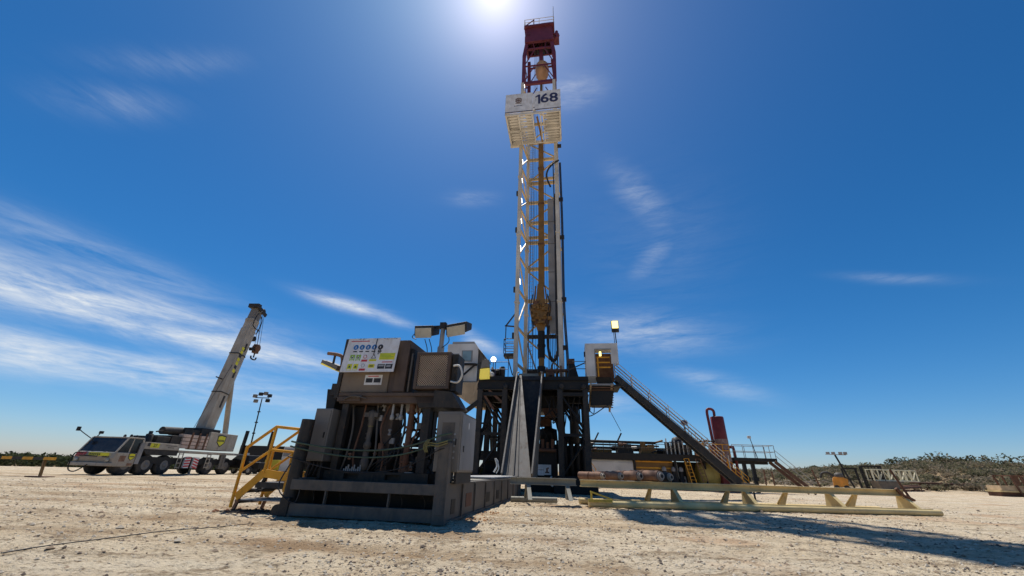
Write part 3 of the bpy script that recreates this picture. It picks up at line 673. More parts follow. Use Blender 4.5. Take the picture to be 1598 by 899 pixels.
# dark slanted chute left of the housing
m = MB().prism([(-.25, 1.0, 3.32), (.12, 1.0, 3.3), (.1, 1.0, 2.45), (-.12, 1.0, 2.42)], (0, .55, 0)); m.beam((.1, 1.2, 2.6), (.5, 1.2, 2.6), .06, .06)
solo('chute', m, DK2, 'dark tapered chute bolted beside the left end of the control unit', 'chute', U, (0, 1.2, 2.42), bevel=.01)

def floodlights():
    t = thing('floodlight_mast', 'grey pole with two big floodlights, rising behind the meshed radiator', 'floodlight', U, (3.1, 1.5, 3.1))
    MB().tube((3.1, 1.5, 3.1), (3.1, 1.5, 5.55), .075, 12).tube((3.1, 1.5, 3.1), (3.1, 1.5, 4.75), .11, 12).build('pole', GAL, t)
    MB().beam((2.2, 1.5, 5.42), (3.95, 1.5, 5.46), .09, .09).bx(3.0, 3.2, 1.42, 1.58, 5.36, 5.58).build('crossbar', DK, t)
    for x0, x1, tl in ((2.22, 2.86, 0.0), (3.30, 3.98, .18)):
        m = MB(); c = (x0 + x1) / 2
        m.prism([(x0, 1.2, 5.40), (x0, 1.85, 5.52 + tl * .2), (x0, 1.85, 5.30 + tl * .2), (x0, 1.28, 5.06)], (x1 - x0, 0, tl * .6))
        h = m.build('lamp_housing', DK, t, .02)
        m = MB().prism([(x0 + .05, 1.17, 5.30), (x0 + .05, 1.27, 5.00), (x0 + .05, 1.30, 5.02), (x0 + .05, 1.20, 5.32)], (x1 - x0 - .1, 0, tl * .5)); m.build('lens', LENS, h)
        MB().beam((c, 1.5, 5.44), (c, 1.55, 5.32), .4, .04).build('bracket', DK, h)
    m = MB().path([(2.3, 1.45, 5.35), (2.1, 1.4, 5.1), (2.25, 1.4, 5.0)], .014, 5, 4).path([(2.55, 1.4, 5.0), (2.65, 1.45, 4.7), (2.7, 1.4, 4.4)], .014, 5, 4).path([(2.7, 1.4, 5.0), (2.8, 1.45, 4.7), (2.86, 1.4, 4.4)], .014, 5, 4).path([(3.3, 1.4, 5.2), (3.38, 1.4, 4.9), (3.15, 1.42, 4.7)], .014, 5, 5)
    m.build('cable', BLK, t)
    t = thing('work_light', 'single yellow-lined floodlight on bent arm, left of the white safety board', 'floodlight', U, (.15, .9, 3.2))
    MB().path([(.16, .9, 3.15), (.14, .9, 3.9), (.08, .9, 4.28), (-.1, .9, 4.38), (-.45, .9, 4.43)], .055, 8, 5).build('arm', RUST, t)
    MB().bx(.0, .18, .82, 1.0, 3.1, 3.45).build('clamp', DK, t)
    h = MB().prism([(-.52, .78, 4.20), (.06, .78, 4.0), (.04, .78, 3.84), (-.55, .78, 4.06)], (0, .34, .05)); h = h.build('lamp_housing', CAB, t, .012)
    MB().prism([(-.50, .772, 4.085), (.02, .772, 3.87), (.02, .772, 3.84), (-.54, .772, 4.05)], (0, .3, .0)).build('lens', LENSY, h)
    MB().beam((-.2, .92, 4.4), (-.2, .92, 4.1), .05, .05).build('bracket', DK, t)
floodlights()

def cables():
    for lb, z0, sag, z1, m_, r in (('thick green cable sagging across the front of the control unit, topmost of three', 1.72, .22, 1.95, GREENC, .024), ('green cable sagging just below the topmost one across the control unit', 1.60, .27, 1.80, GREENC, .022), ('thin dark line hanging lowest across the front of the control unit', 1.35, .42, 1.62, BLK, .014)):
        P = [(-.25, .0, z0 + .02)]
        for k in range(11):
            s = k / 10; P.append((-.1 + s * 4.05, -.1 + .5 * math.sin(math.pi * s), z0 + (z1 - z0) * s ** 2 - sag * 4 * s * (1 - s) * (.8 + .2 * s)))
        P.append((4.2, .02, z1 + .06))
        solo('cable', MB().path(P, r, 7, 3), m_, lb, 'cable', U, (2, 0, .84), 'cables slung across the front of the control unit')
    m = MB()
    for k in range(2): m.path([(3.55, -.12, 1.66 + k * .05), (3.7, -.15, 1.72 + k * .05), (3.9, -.12, 1.7 + k * .06), (4.15, -.1, 1.78 + k * .05)], .016, 6, 4)
    for k in range(3): m.path([(3.6 + .03 * k, -.14, 1.55), (3.56 + .04 * k, -.18, 1.7), (3.64 + .03 * k, -.14, 1.85)], .014, 5, 4)
    solo('cable_coil', m, mat('yellow_green_cable', (.20, .18, .06), .5), 'knot of yellowish cable tied to the right corner post', 'cable', U, (3.8, 0, 1.5))
    m = MB().path([(-.05, -.1, 1.2), (-.2, -.15, .7), (.1, -.2, .42), (.35, -.12, .33), (.4, -.1, .62)], .016, 6, 6)
    solo('cable', m, BLK, 'loose black cable looping down the left corner of the skid', 'cable', U, (0, -.1, .3))
    P = [(-6.9, 6.15, 0), (-6.4, 6.9, 0), (-5.6, 7.4, 0), (-5.2, 8.1, 0), (-5.4, 8.9, 0), (-5.75, 9.4, 0), (-6.2, 9.9, 0), (-6.3, 10.5, 0)]
    Q = []
    for p in ((0, 866), (60, 858), (130, 848), (180, 842), (260, 833), (330, 826), (390, 818)):
        d = ray(*p); k = -CAM_H / d.z; x, y = d.x * k, d.y * k; Q.append((x, y, height(x, y) + .03))
    solo('ground_cable', MB().path(Q, .008, 6, 6), BLK, 'thin black cable trailing over the gravel at the lower left', 'cable', base=Q[3])
cables()

def stairs():
    t = thing('access_stairs', 'yellow-railed steel steps leading up to the left end of the skid', 'stairs', U, (-1.0, .6, 0))
    def g(px, py, ly):                                               # unit-frame point on the plane y = ly
        d = ray(px, py); c, s = math.cos(U.a), math.sin(U.a)
        ey = (-s, c); k = (ly + U.x * ey[0] + U.y * ey[1]) / (d.x * ey[0] + d.y * ey[1])
        X, Y = d.x * k - U.x, d.y * k - U.y
        return Vector((X * c + Y * s, ly, CAM_H + d.z * k))
    ly = .35
    lo, knee, top, end = g(359, 792, ly), g(386, 698, ly), g(432, 666, ly), g(468, 670, ly)
    mlo, mtop, mend = g(376, 735, ly), g(424, 702, ly), g(460, 706, ly)
    slo, stop_, send = g(368, 776, ly), g(412, 738, ly), g(452, 745, ly)
    for nm, dy in (('handrail', 0), ('handrail', 1.05)):
        o = Vector((0, dy, 0)); m = MB()
        m.path([lo + o, knee + o, knee.lerp(top, .06) + o], .042, 10); m.path([knee + o, top + o], .042, 10); m.path([top + o, end + o], .042, 10)
        m.path([mlo + o, mtop + o], .036, 10); m.path([mtop + o, mend + o], .036, 10)
        m.path([top + o, stop_ + o], .042, 10); m.path([mend + Vector((-.06, 0, 0)) + o, send + Vector((-.06, 0, 0)) + o], .042, 10)
        m.build(nm, YE, t)
        m = MB(); h = .20
        m.beam(slo + o, stop_ + o + Vector((0, 0, -.0)), .03, h); m.beam(stop_ + o + Vector((-.03, .002, 0)), send + o, .034, h)
        m.bx(send.x - .1, send.x, ly + dy - .03, ly + dy + .03, send.z - .35, send.z - .1)
        m.build('stringer', YE, t)
        MB().beam(send + o + Vector((-.05, .05, -.3)), Vector((send.x - .08, ly + dy + .05, 0)), .07, .07).build('rear_leg', YE, t)
        MB().beam(g(374, 770, ly) + o + Vector((0, .05, 0)), g(358, 803, ly) + o + Vector((0, .05, 0)), .07, .07).build('foot', RUST, t)
        m = MB().beam(g(416, 740, ly) + o + Vector((0, .06, 0)), g(398, 768, ly) + o + Vector((0, .06, 0)), .09, .06); m.build('bracket', DK, t)
    s1, s2 = g(368, 779, ly), g(396, 756, ly)
    for k, (a, b, w) in enumerate(((g(366, 780, ly), g(388, 783, ly), 1.0), (g(384, 763, ly), g(406, 765, ly), 1.0))):
        m = MB(); 
        m.bx(a.x, b.x + .05, ly + .02, ly + 1.03, a.z - .02, a.z + .015); m.bx(a.x, a.x + .03, ly + .02, ly + 1.03, a.z - .09, a.z - .02); m.build('tread', GR, t)
    a, b = g(400, 752, ly), g(452, 757, ly)
    m = MB().bx(a.x, b.x + .25, ly - .01, ly + 1.06, a.z - .14, a.z); m.build('platform', DK, t)
    a, b = g(388, 779, ly), g(440, 784, ly)
    m = MB()
    for k in range(9): m.bx(a.x, b.x + .2, ly + .05 + k * .11, ly + .10 + k * .11, a.z - .03, a.z)
    m.bx(a.x, a.x + .03, ly + .03, ly + 1.03, a.z - .06, a.z - .03); m.bx(b.x + .17, b.x + .2, ly + .03, ly + 1.03, a.z - .06, a.z - .03)
    m.build('grating', GAL, t)
    m = MB()
    for k in range(4): m.beam(g(340 + k * 14, 803 + k, .35 + .0) * 1 + Vector((0, 0, 0)), g(352 + k * 14, 803 + k, .35) + Vector((0, .0, 0)), .02, .02)
    # steel grid lying at the foot
    q = Vector((-1.75, -.05, .035)); m = MB()
    for k in range(6): m.beam(q + Vector((0, k * .13, 0)), q + Vector((.95, k * .13 + .05, 0)), .018, .018)
    for k in range(3): m.beam(q + Vector((k * .47, -.02, .016)), q + Vector((k * .47, .70, .016)), .018, .014)
    solo('steel_grid', m, DK, 'flat steel grid lying on the ground at the foot of the yellow steps', 'grid', U, (-1.3, .2, 0))
    # clods of reddish dirt at the foot
    gq = random.Random(4); m = MB()
    for k in range(46):
        x, y = gq.uniform(-2.3, -.2), gq.uniform(.0, 1.2); s = gq.uniform(.02, .06); z = .0
        m.lathe((x, y, z), [(s * gq.uniform(.7, 1), 0), (s * gq.uniform(.6, .9), s * .4), (s * .3, s * .8)], 6)
    tag(solo('dirt_clods', m, mat('red_soil', (.26, .12, .06), .95, amt=.4), 'reddish soil clods heaped around the foot of the yellow steps', 'soil', U, (-1.2, .5, 0)), None, None, kind='stuff')
    m = MB()
    for k in range(60):
        x, y = 4.35 + abs(gq.gauss(0, .28)), gq.uniform(1.2, 3.6); s = gq.uniform(.012, .05)
        m.lathe((x, y, 0), [(s, 0), (s * .8, s * .4), (s * .3, s * .7)], 6)
    tag(solo('dirt_clods', m, mat('rusty_soil', (.38, .19, .08), .95, amt=.3), 'rust coloured soil crumbs along the right side of the skid', 'soil', U, (4.5, 2, 0)), None, None, kind='stuff')
stairs()
# ================================================================== drilling rig (frame G)
G = Frame(2.35, 30, -9)
FZ = 7.25                                                            # drill floor
def substructure():
    t = thing('substructure', 'black steel substructure of posts and braces carrying the drill floor', 'rig base', G, (0, 0, 0))
    m = MB().bx(-4.1, 3.6, -2.95, 4.6, FZ - .28, FZ - .02); m.build('floor_deck', DK2, t)
    for y in (-3.0, -.6, 2.0, 4.5):
        m = MB().ibeam((-4.15, y, FZ - .62), (3.6, y, FZ - .62), .32, .66, .035); m.build('floor_beam', DK2, t)
    for x in (-4.0, -2.1, 1.75, 3.45):
        m = MB().ibeam((x, -2.85, FZ - 1.0), (x, 4.5, FZ - 1.0), .3, .5, .03); m.build('floor_joist', DK2, t)
    for x0, x1 in ((-4.15, -1.9), (1.4, 3.6)):
        m = MB().bx(x0, x1, -3.2, 5.0, .02, .62); m.bx(x0 - .25, x1 + .25, -3.3, -2.5, .0, .95); m.bx(x0 - .2, x1 + .2, -1.5, -1.2, .62, 1.0); m.build('base_box', DK2, t, .03)
        for y in (-3.0, 0.0, 3.0):
            for x in (x0 + .25, x1 - .25):
                MB().ibeam((x, y, .6), (x, y, FZ - .95), .36, .34, .04).build('leg', DK if y < 0 else DK2, t)
            MB().beam((x0 + .25, y, 3.4), (x1 - .25, y, 3.4), .16, .18).build('cross_tie', DK2, t); MB().beam((x0 + .25, y, 6.0), (x1 - .25, y, 6.0), .2, .22).build('cross_tie', DK2, t)
            for a, b in (((x0 + .3, y + .05, 6.0), (x1 - .3, y + .05, 3.6)), ((x0 + .3, y + .05, 1.0), (x1 - .3, y + .05, 3.2))):
                MB().tube(a, b, .085, 8).build('brace', DK2, t)
        for x in (x0 + .25, x1 - .25):
            for a, b in (((x, -2.8, 1.0), (x, -.2, 6.0)), ((x, .2, 6.0), (x, 2.8, 1.0))):
                MB().beam(a, b, .16, .16).build('brace', DK2, t)
    for x in (-2.1, 1.75, 3.25):
        MB().lathe((x, -3.2, FZ - .75), [(.09, 0), (.19, .0), (.19, .06), (.09, .06)], 14, 'y').build('pad_eye', DK, t)
    m = MB().beam((-3.9, -3.0, FZ - .95), (-2.9, -3.0, FZ - 2.3), .12, .16); m.beam((-2.1, -3, FZ - 2.0), (-3.3, -3, FZ - 1), .12, .16); m.build('brace', RUSTD, t)
    g = random.Random(8)
    for k in range(10):
        x = g.uniform(-3.6, 3.3); y = g.uniform(-2.4, 3.5); m = MB()
        m.path([(x, y, FZ - 1), (x + g.uniform(-.4, .4), y, 4.6), (x + g.uniform(-.6, .6), y + .3, 2.6), (x + g.uniform(-.5, .5), y, 1)], g.choice((.035, .05, .07)), 6, 5); m.build('pipe_run', DK2, t)
    m = MB().path([(3.0, -2.9, 5.3), (3.5, -2.95, 4.6), (4.6, -2.9, 5.2), (5.0, -2.9, 5.4)], .035, 6, 6); m.path([(3.55, -2.9, 5.4), (3.6, -2.9, 4.95), (3.85, -2.9, 4.8), (3.9, -2.9, 5.3)], .03, 6, 5); m.build('hanging_cable', BLK, t)
    MB().wire((4.8, -2.9, 5.2), (5.5, -2.9, 3.7), .018).build('hanging_rope', BLK, t)
    for x0, x1, a in ((-3.9, -2.0, 1), (2.3, 3.5, 0)):
        rail([(x0, -2.9, FZ), (x1, -2.9, FZ)], 1.05, (.5,), .025, .9).build('guard_rail', SN if a else DK, t)
    rail([(-4.1, -2.9, FZ), (-4.1, 4.4, FZ)], 1.05, (.5,), .025, 1.4).build('guard_rail', DK, t)
    rail([(-4.0, 4.5, FZ), (3.5, 4.5, FZ)], 1.05, (.5,), .025, 1.4).build('guard_rail', DK, t)
    m = MB().beam((2.3, -2.9, FZ + .45), (3.45, -2.9, FZ + .95), .05, .07); m.build('rail_brace', DK, t)
substructure()
def ramp_thing():
    t = thing('pipe_ramp', 'steep pale steel slide leaning from the skid deck up to the drill floor', 'ramp', G, (-.5, -8, 1.0))
    b0, b1, z0, z1 = -8.0, -3.02, .93, FZ + .06
    n = Vector((0, -(z1 - z0), b1 - b0)).normalized(); n = Vector((0, -abs(n.y), abs(n.z)))
    L0, L1 = Vector((-1.36, b0, z0)), Vector((-1.36, b1, z1)); wx = Vector((1.66, 0, 0)); wx1 = Vector((1.86, 0, 0))
    MB().prism([L0, L0 + Vector((1.56, 0, 0)), L1 + Vector((.34, 0, 0)), L1], n * -.06).build('wing_plate', RAMPM, t)
    T0 = Vector((-1.36, -5.5, .93)); tn = Vector((0, -(z1 - z0), b1 + 5.5)).normalized(); tn = Vector((0, -abs(tn.y), abs(tn.z)))
    MB().prism([T0, T0 + wx, L1 + wx1 - n * .08, L1 - n * .08], (0, .1, 0)).build('shade_trough', DK, t)  # dark, steep plate shaped to stay unlit as the slide's shaded wedge
    MB().prism([L0 + Vector((1.60, 0, 0)), L1 + Vector((1.80, 0, 0)), T0 + Vector((1.64, 0, 0))], (.05, 0, 0)).build('side_wall', GR, t)
    MB().prism([L0 + Vector((.02, .05, 0)), L1 + Vector((.02, .05, 0)), T0 + Vector((.02, 0, 0))], (.05, 0, 0)).build('side_wall', GR, t)
    m = MB()
    for s0, s1, w in ((0, 0, .09), (1.57, 1.77, .09)):
        a, b = L0 + Vector((s0, 0, 0)), L1 + Vector((s1, 0, 0)); m.prism([a + n * .003, a + Vector((w, 0, 0)) + n * .003, b + Vector((w, 0, 0)) + n * .003, b + n * .003], n * .26)
    m.build('side_curb', RAMPM, t, .01)
    m = MB()
    for s0, s1, w, h in ((.60, .22, .07, .10), (.86, .28, .04, .05), (.30, .13, .03, .05)):
        a, b = L0 + Vector((s0, 0, 0)), L1 + Vector((s1, 0, 0)) - (L1 - L0) * .02; m.prism([a + n * .002, a + Vector((w, 0, 0)) + n * .002, b + Vector((w * .4, 0, 0)) + n * .002, b + n * .002], n * h)
    m.build('guide_rib', GR, t)
    m = MB()
    for s in (0.0, 1.70): 
        a = L1 + Vector((s, 0, 0)); m.prism([a + n * .27, a + n * .27 + Vector((.16, 0, 0)), a + Vector((.16, .0, .25)), a + Vector((0, 0, .25))], (0, .3, 0))
    m.build('horn', RAMPM, t)
    m = MB().prism([(-1.3, -7.6, .92), (.2, -7.6, .92), (.2, -6.4, .92), (-1.3, -6.4, .92)], (0, 0, .5)); m.build('foot_block', RUSTD, t)
    solo('white_rags', MB().path([(-1.55, -8.0, 1.6), (-1.7, -8.05, 1.75), (-1.6, -8.05, 1.4), (-1.75, -8.05, 1.1)], .04, 6, 5).path([(-1.6, -8, 1.7), (-1.5, -8.05, 1.3), (-1.62, -8.05, 1.05)], .03, 6, 5), WHOSE, 'bundle of white rope tied at the left foot of the steel slide', 'rope', G, (-1.6, -8, 1))
ramp_thing()

def mast():
    t = thing('drilling_mast', 'tall white lattice drilling mast with a dark red crown, numbered 168', 'derrick', G, (0, 1.4, FZ))
    H1 = 42.0
    yb = 3.0; fl, fr_, xl, xr = -1.9, 1.72, -1.46, 1.76                # front legs, rear legs
    for y in (0, yb):
        for x in ((fl, fr_) if y == 0 else (xl, xr)):
            m = MB().bx(x - .165, x + .165, y - .16, y + .16, FZ, H1)
            for k in range(1, 5):
                z = FZ + k * 6.9; m.bx(x - .22, x + .22, y - .21, y + .21, z, z + .14)
            m.build('leg', WHM, t)
    lev = [9.0, 12.1, 15.6, 19.0, 22.0, 24.4, 27.0, 29.6, 33.0, 35.6, 38.6, 41.6]
    heavy = (29.6, 22.0)
    for i, z in enumerate(lev):
        m = MB().beam((xl, yb, z), (xr, yb, z), .2, .34)
        if z in heavy: m.beam((xl, yb, z + .62), (xr, yb, z + .62), .18, .3)
        m.build('girt', LAT if z > 13 else DK, t)
        for x, x2 in ((fl, xl), (fr_, xr)): MB().beam((x, .16, z), (x2, yb - .16, z), .14, .2).build('side_girt', LAT, t)
        if i + 1 < len(lev):
            z2 = lev[i + 1]; a, b = ((xl, yb, z + .1), (xr, yb, z2 - .1)) if i % 2 else ((xr, yb, z + .1), (xl, yb, z2 - .1))
            MB().beam(a, b, .12, .14).build('brace', LAT, t)
            for x, x2 in ((fl, xl), (fr_, xr)):
                a, b = ((x, .16, z), (x2, yb - .16, z2)) if i % 2 else ((x2, yb - .16, z), (x, .16, z2)); MB().beam(a, b, .1, .12).build('side_brace', LAT, t)
    for a, b in (((xl, yb, 11.9), (-.2, yb, 8.2)), ((xr, yb, 11.9), (.4, yb, 8.2))): MB().beam(a, b, .12, .14).build('brace', GAL, t)
    m = MB()
    for x in (xl + .42,): truss(m, (x - .1, yb - .3, 9), (x - .1, yb - .3, 41), .34, 90, .016, (1, 0, 0), False)
    m.build('ladder', GAL, t)
    # strip lamps down the left leg, their glow standing for sun glints
    for z in (15.9, 19.3, 22.3, 24.7, 27.2, 29.7, 39.5, 41.2):
        l = MB().tube((fl + .26, -.1, z), (fl + .20, -.1, z + .55), .032, 8).build('strip_lamp', LAMPW, t)
        MB().bx(fl + .167, fl + .19, -.14, -.04, z + .1, z + .4).build('lamp_clip', DK, l)
    # red top section: tapering legs, braces, crown block
    top = [(-1.55, -.0), (1.5, -.0)]
    zc = 48.4
    xl, xr = -1.8, 1.84
    for y, yt in ((0, .15), (yb, yb - .3)):
        for x, x2 in ((xl if y == 0 else -1.5, -1.5), (xr if y == 0 else 1.76, 1.52)):
            m = MB().beam((x, y, H1), (x, y, 46.8), .40, .36); m.beam((x, y, 46.8), (x2, yt, 49.6), .40, .36); m.build('crown_leg', CROWN, t)
        MB().beam((xl if y == 0 else -1.46, y, 41.9), (xr if y == 0 else 1.76, y, 41.9), .3, .4).build('crown_girt', CROWN, t)
        if y == 0: MB().beam((xl, y, 45.0), (xr, y, 45.0), .12, .14).build('crown_girt', CROWN, t)
        MB().beam((xl + .1, yt, 48.4), (xr - .1, yt, 48.4), .16, .2).build('crown_girt', CROWN, t)
        for a, b in (((xl, y, 45.1), (-.5, y, 48.0)), ((xr, y, 45.1), (.7, y, 48.0)), ((xl, y, 42.2), (-.5, y, 45)), ((xr, y, 42.2), (.6, y, 45)), ((-.5, y, 48.0), (-.8, y, 49.6)), ((.7, y, 48), (.95, y, 49.6))):
            MB().beam(a, b, .085, .09).build('crown_brace', CROWN, t)
    for x in (xl, xr):
        for z in (43.4, 45.0, 46.7): MB().beam((x, .2, z), (x, yb - .2, z), .1, .12).build('side_girt', CROWN, t)
        for z in (42.2, 45.0): MB().beam((x, .2, z), (x, yb - .2, z + 2.6), .07, .08).build('side_brace', CROWN, t)
    m = MB().bx(-1.75, 1.75, -.25, .05, 49.3, 50.4); m.bx(-1.70, 1.70, -.12, .06, 50.4, 52.2); m.bx(-1.85, 1.95, -.4, 2.4, 52.2, 52.45); m.bx(-1.6, 1.6, 2.6, 2.8, 50.8, 52.2); m.bx(-1.7, 1.7, 1.3, 1.6, 50.3, 50.8); m.bx(-1.75, -1.5, .05, 2.7, 50.2, 52.2); m.bx(1.5, 1.75, .05, 2.7, 50.2, 52.2)
    m.bx(-1.45, -1.1, -.16, -.12, 50.8, 51.6); m.build('crown_block', CROWN, t)
    m = MB().bx(.0, .42, .6, .9, 45, 49.6); m.build('line_guide', CROWN, t)
    for k in range(5): MB().lathe((-.75 + k * .38, 1.4, 50.2), [(.3, 0), (.62, 0), (.55, .1), (.62, .2), (.3, .2)], 20, 'x').build('sheave', DK, t)
    m = MB().bx(1.9, 2.5, .2, 1.2, 50.2, 51.0); m.tube((2.2, .2, 50.0), (2.2, .2, 51.3), .2, 8); m.tube((1.75, .1, 50.9), (2.5, .1, 50.3), .12, 8); m.build('side_bracket', CROWN, t)
    rail([(-1.8, -.35, 52.45), (1.9, -.35, 52.45), (1.9, 2.35, 52.45), (-1.8, 2.35, 52.45), (-1.8, -.35, 52.45)], 1.2, (.5,), .035, 1.8).build('crown_rail', WHM, t)
    m = MB().beam((-.8, 1.4, 52.4), (-.8, 1.4, 56.6), .12, .12); m.beam((-.8, 1.4, 56.5), (-2.0, 1.0, 54.6), .1, .1); m.beam((-2.0, 1.0, 54.6), (-2.0, 1.0, 54.0), .1, .1); m.build('gin_pole', CROWN, t)
    m = MB().bx(.2, 1.45, 1.2, 1.5, 54.3, 54.55); m.bx(.2, 1.45, 1.2, 1.5, 55.0, 55.25); m.tube((.3, 1.35, 52.4), (.3, 1.35, 55.2), .04, 6); m.build('crown_bumper', CROWN, t)
    MB().tube((1.85, 0, 52.4), (1.85, 0, 56.4), .035, 6).build('aerial', DK, t)
    # cables on the right leg
    m = MB()
    for k, x in enumerate((2.05, 2.16, 1.42)):
        m.path([(x, -.1, 29.4), (x + .04, -.12, 22), (x - .02, -.1, 14), (x + .03 + .1 * (k < 2), -.1, 9), (x, -.1, FZ)], .06, 6, 5)
    m.path([(2.0, -.25, 29.6), (1.5, -.25, 29.3), (.9, -.1, 28.6), (.75, .3, 28.0), (1.1, .6, 27.0)], .09, 7, 6)
    m.build('service_cable', BLK, t)
    m = MB()
    for z in (10, 14.2, 20.4, 24.7, 31.6): m.bx(1.885, 2.3, -.1, .1, z, z + .35); m.bx(-2.24, -2.066, -.1, .1, z + 1, z + 1.5)
    m.build('clamp', DK, t)
    m = MB()
    for x, y in ((-1.05, 1.4), (-.85, 1.5), (-.65, 1.3), (-.45, 1.6), (.62, 1.9), (-1.15, 2.0)): m.wire((x, y, FZ + .3), (x * .6, y, 50.0), .016)
    m.build('drill_line', DK, t)
    # racking board
    zb = 32.45
    m = MB()
    for k in range(11): m.bx(-2.7, -.42, -3.85 + k * .34, -3.85 + k * .34 + .20, zb, zb + .09)
    for k in range(11): m.bx(.75, 2.25, -3.85 + k * .34, -3.85 + k * .34 + .20, zb, zb + .09)
    m.bx(-2.85, -1.8, -3.9, .1, zb + .10, zb + .13); m.bx(-1.0, -.45, -3.9, -.2, zb + .1, zb + .13); m.bx(1.0, 2.25, -3.9, -.2, zb + .1, zb + .13)
    for x in (-2.88, -1.7, -.32, .42, .68, 2.28): m.beam((x, -3.9, zb - .12), (x, -.3, zb - .12), .12, .24)
    m.beam((-2.9, -3.92, zb - .1), (2.3, -3.92, zb - .1), .1, .26); m.beam((-2.9, -.25, zb - .1), (2.3, -.25, zb - .1), .14, .3); m.beam((-2.9, -2.0, zb - .14), (-.3, -2.0, zb - .14), .1, .2); m.beam((.6, -2.0, zb - .14), (2.3, -2.0, zb - .14), .1, .2)
    board = m.build('racking_board', WH, t)
    MB().beam((.08, -3.4, zb - .1), (.42, .0, zb - .15), .16, .2).build('diving_board', OCH, t)
    m = MB().bx(-3.0, -1.95, -.25, .0, zb - .4, zb + 1.8); m.bx(-3.02, -2.92, -3.9, -.25, zb - .02, zb + 2.3); m.bx(2.3, 2.38, -3.9, -.25, zb - .02, zb + 2.3); m.build('side_windwall', WHM, t)
    for x0, x1, z0, z1, s in ((-2.98, -.30, zb + .05, zb + 2.62, 0), (-.08, 2.40, zb + .1, zb + 2.7, 1), (-.29, -.09, zb + .25, zb + 2.55, 2)):
        yy = -4.0 if s < 2 else -3.9
        m = MB(); m.m = 0; m.bx(x0, x1, yy - .05, yy, z0, z1)
        m.m = 1
        if s < 2: m.bx(x0 - .01, x1 + .01, yy - .07, yy - .05, z0, z0 + .09)
        if s == 0:
            c = (x0 + x1) / 2 - .05; z = z0 + 1.62; m.m = 2                       # round crest and its short caption
            for i, (r, a0, a1) in enumerate(((.36, 20, 160), (.36, 200, 340), (.30, -20, 20), (.30, 160, 200))):
                pts = [(c + r * math.cos(R(a0 + (a1 - a0) * k / 6)), yy - .055, z + r * math.sin(R(a0 + (a1 - a0) * k / 6))) for k in range(7)]
                pts += [(c + r * .62 * math.cos(R(a1 - (a1 - a0) * k / 6)), yy - .055, z + r * .62 * math.sin(R(a1 - (a1 - a0) * k / 6))) for k in range(7)]
                m.flat(pts, (0, -.01, 0))
            m.flat([(c + .17 * math.cos(k * .7854), yy - .055, z + .17 * math.sin(k * .7854)) for k in range(8)], (0, -.01, 0)); m.bx(c - .3, c + .3, yy - .064, yy - .055, z - .46, z - .38)
            m.m = 1; 
            for k in range(6): m.bx(c - .42 + k * .14, c - .33 + k * .14, yy - .064, yy - .05, z - .80, z - .70)
        elif s == 1: pass
        w = m.build('sign_panel', [SIGNW, SN, mat('crest_brown', (.20, .13, .11), .5)], t)
        if s == 1:
            m = MB().text('68', (1.30, yy - .056, z0 + 1.45), (1, 0, 0), (0, 0, 1), 1.75, .012, .022)
            zt = z0 + 1.45; m.flat([(.23, yy - .056, zt - .62), (.44, yy - .056, zt - .62), (.44, yy - .056, zt + .64), (.29, yy - .056, zt + .64), (-.03, yy - .056, zt + .42), (-.03, yy - .056, zt + .24), (.23, yy - .056, zt + .38)], (0, -.012, 0)); m.build('number', SN, w)
        if s == 2:
            m = MB().bx(-.27, -.11, yy - .07, yy - .05, z0 + .3, z0 + .36); m.build('caption_line', SN, w)
mast()

